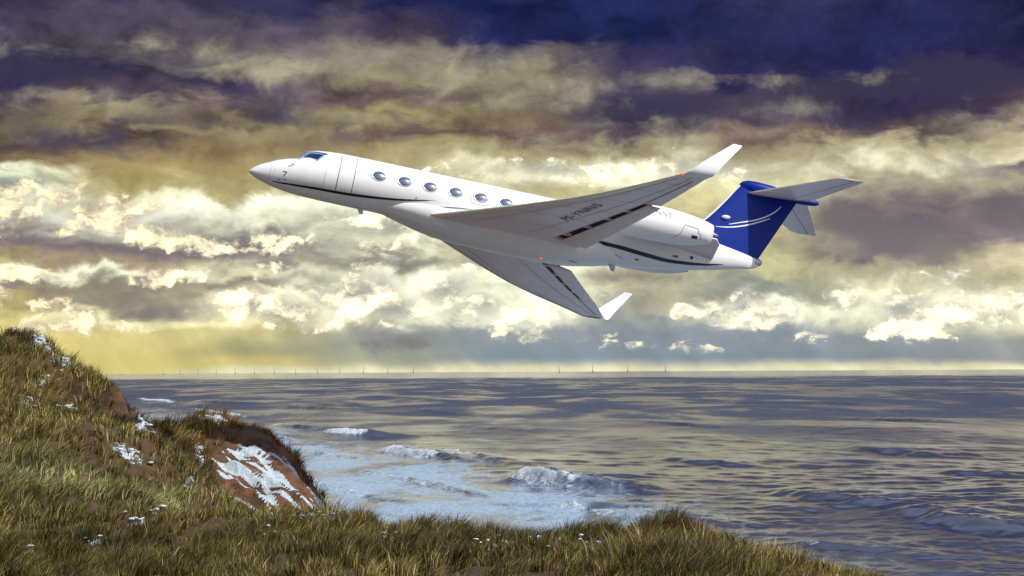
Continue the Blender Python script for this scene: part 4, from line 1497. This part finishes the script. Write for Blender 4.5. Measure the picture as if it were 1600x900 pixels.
    fin = mesh_obj('tail_fin', v, f, blue, jet)
    fix_normals(fin)

    def fin_pt(x, z, off=.012, side=-1):
        xa, xb = FLx(z), FTx(z)
        c = xb - xa
        t = min(max((x - xa) / c, 0), 1)
        return Vector((x, side * (.105 * min(c, 4.4) * thick(t) * .5 + off), z))
    # bare metal fin leading edge, in the same cream painted-in reflection
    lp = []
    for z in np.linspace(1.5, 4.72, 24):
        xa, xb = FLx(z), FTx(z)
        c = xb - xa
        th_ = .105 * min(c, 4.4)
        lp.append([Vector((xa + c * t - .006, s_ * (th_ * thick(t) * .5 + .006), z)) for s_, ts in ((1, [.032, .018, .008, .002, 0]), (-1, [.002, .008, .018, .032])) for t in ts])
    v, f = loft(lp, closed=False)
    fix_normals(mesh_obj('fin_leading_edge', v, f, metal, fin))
    whitel = simple_mat('white_line_paint', (.8, .82, .84), .3)
    for side in (-1, 1):
        P = resample([(25.9, 2.31), (26.6, 2.58), (27.3, 2.86), (27.95, 3.25), (28.35, 3.6), (28.62, 3.95)], 40, lambda x, z: fin_pt(x, z, .012, side))
        ribbon('swoosh_line', P, [max(.008, .07 * math.sin(math.pi * (k + 2) / 43) ** .5) for k in range(40)], lambda p: Vector((0, side, 0)), whitel, fin)
        P = resample([(25.2, 2.02), (25.9, 2.14), (26.6, 2.36), (27.3, 2.68), (28.1, 3.13)], 40, lambda x, z: fin_pt(x, z, .012, side))
        ribbon('swoosh_line', P, [max(.008, .075 * math.sin(math.pi * (k + 2) / 46) ** .6) for k in range(40)], lambda p: Vector((0, side, 0)), whitel, fin)
        c = fin_pt(25.68, 2.66, 0, side)
        v, f = loft([[c + Vector((.24 * math.cos(a) * r, side * o_, .10 * math.sin(a) * r + .03 * o_)) for a in np.linspace(0, 2 * math.pi, 16, endpoint=False)] for o_, r in ((-.02, 1), (.10, .95), (.15, .7), (.16, .1))], False, True)
        fix_normals(mesh_obj('logo_light', v, f, whitel, fin))
    # bullet fairing on top of the fin
    K = 24
    prof = [(26.16, .04, 4.72), (26.3, .16, 4.76), (26.6, .27, 4.77), (27.1, .33, 4.74), (27.9, .33, 4.70), (28.8, .30, 4.62), (29.6, .25, 4.58), (30.2, .20, 4.57), (30.5, .15, 4.57), (30.68, .06, 4.57)]
    v, f = loft([ring((x, 0, z), (0, 1, 0), (0, 0, 1), r * .8, K, r) for x, r, z in prof], True, True)
    bul = mesh_obj('bullet_fairing', v, f, blue, fin)
    fix_normals(bul)
    # ---- horizontal stabilisers
    for sg in (-1, 1):
        lp, le = [], []
        for y in list(np.linspace(.12, 4.75, 16)) + [4.86, 4.95]:
            k = y / 4.95
            xa = 26.55 + 3.93 * k + (0 if y < 4.8 else (y - 4.8) * 1.8)
            xb = 30.0 + 1.88 * k
            za = 4.30 + .14 * k
            zb = 4.50 + .0 * k
            c = xb - xa
            row = [Vector((xa + c * t, sg * y, za + (zb - za) * t + c * .09 * thick(t) * .5)) for t in up_t[:-1]] + \
                  [Vector((xa + c * t, sg * y, za + (zb - za) * t - c * .09 * thick(t) * .5)) for t in tt]
            lp.append(row)
            if .3 < y < 4.76:
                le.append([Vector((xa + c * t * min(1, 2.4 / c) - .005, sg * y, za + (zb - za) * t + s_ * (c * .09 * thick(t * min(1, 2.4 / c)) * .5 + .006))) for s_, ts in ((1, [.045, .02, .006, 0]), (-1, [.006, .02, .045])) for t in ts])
        v, f = loft(lp, True, True)
        st = mesh_obj('horizontal_stabiliser', v, f, wingm, jet)
        fix_normals(st)
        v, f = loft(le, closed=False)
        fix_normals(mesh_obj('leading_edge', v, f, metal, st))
        # elevator hinge line
        P = []
        for y in np.linspace(.5, 4.7, 20):
            k = y / 4.95
            xa, xb = 26.55 + 3.93 * k, 30.0 + 1.88 * k
            c = xb - xa
            t = .68
            P.append(Vector((xa + c * t, sg * y, 4.30 + .14 * k + (.2 - .14 * k) * t - c * .09 * thick(t) * .5 - .008)))
        ribbon('elevator_hinge', P, .035, lambda p: Vector((0, 0, 1)), seam, st)
    return jet


build_jet()
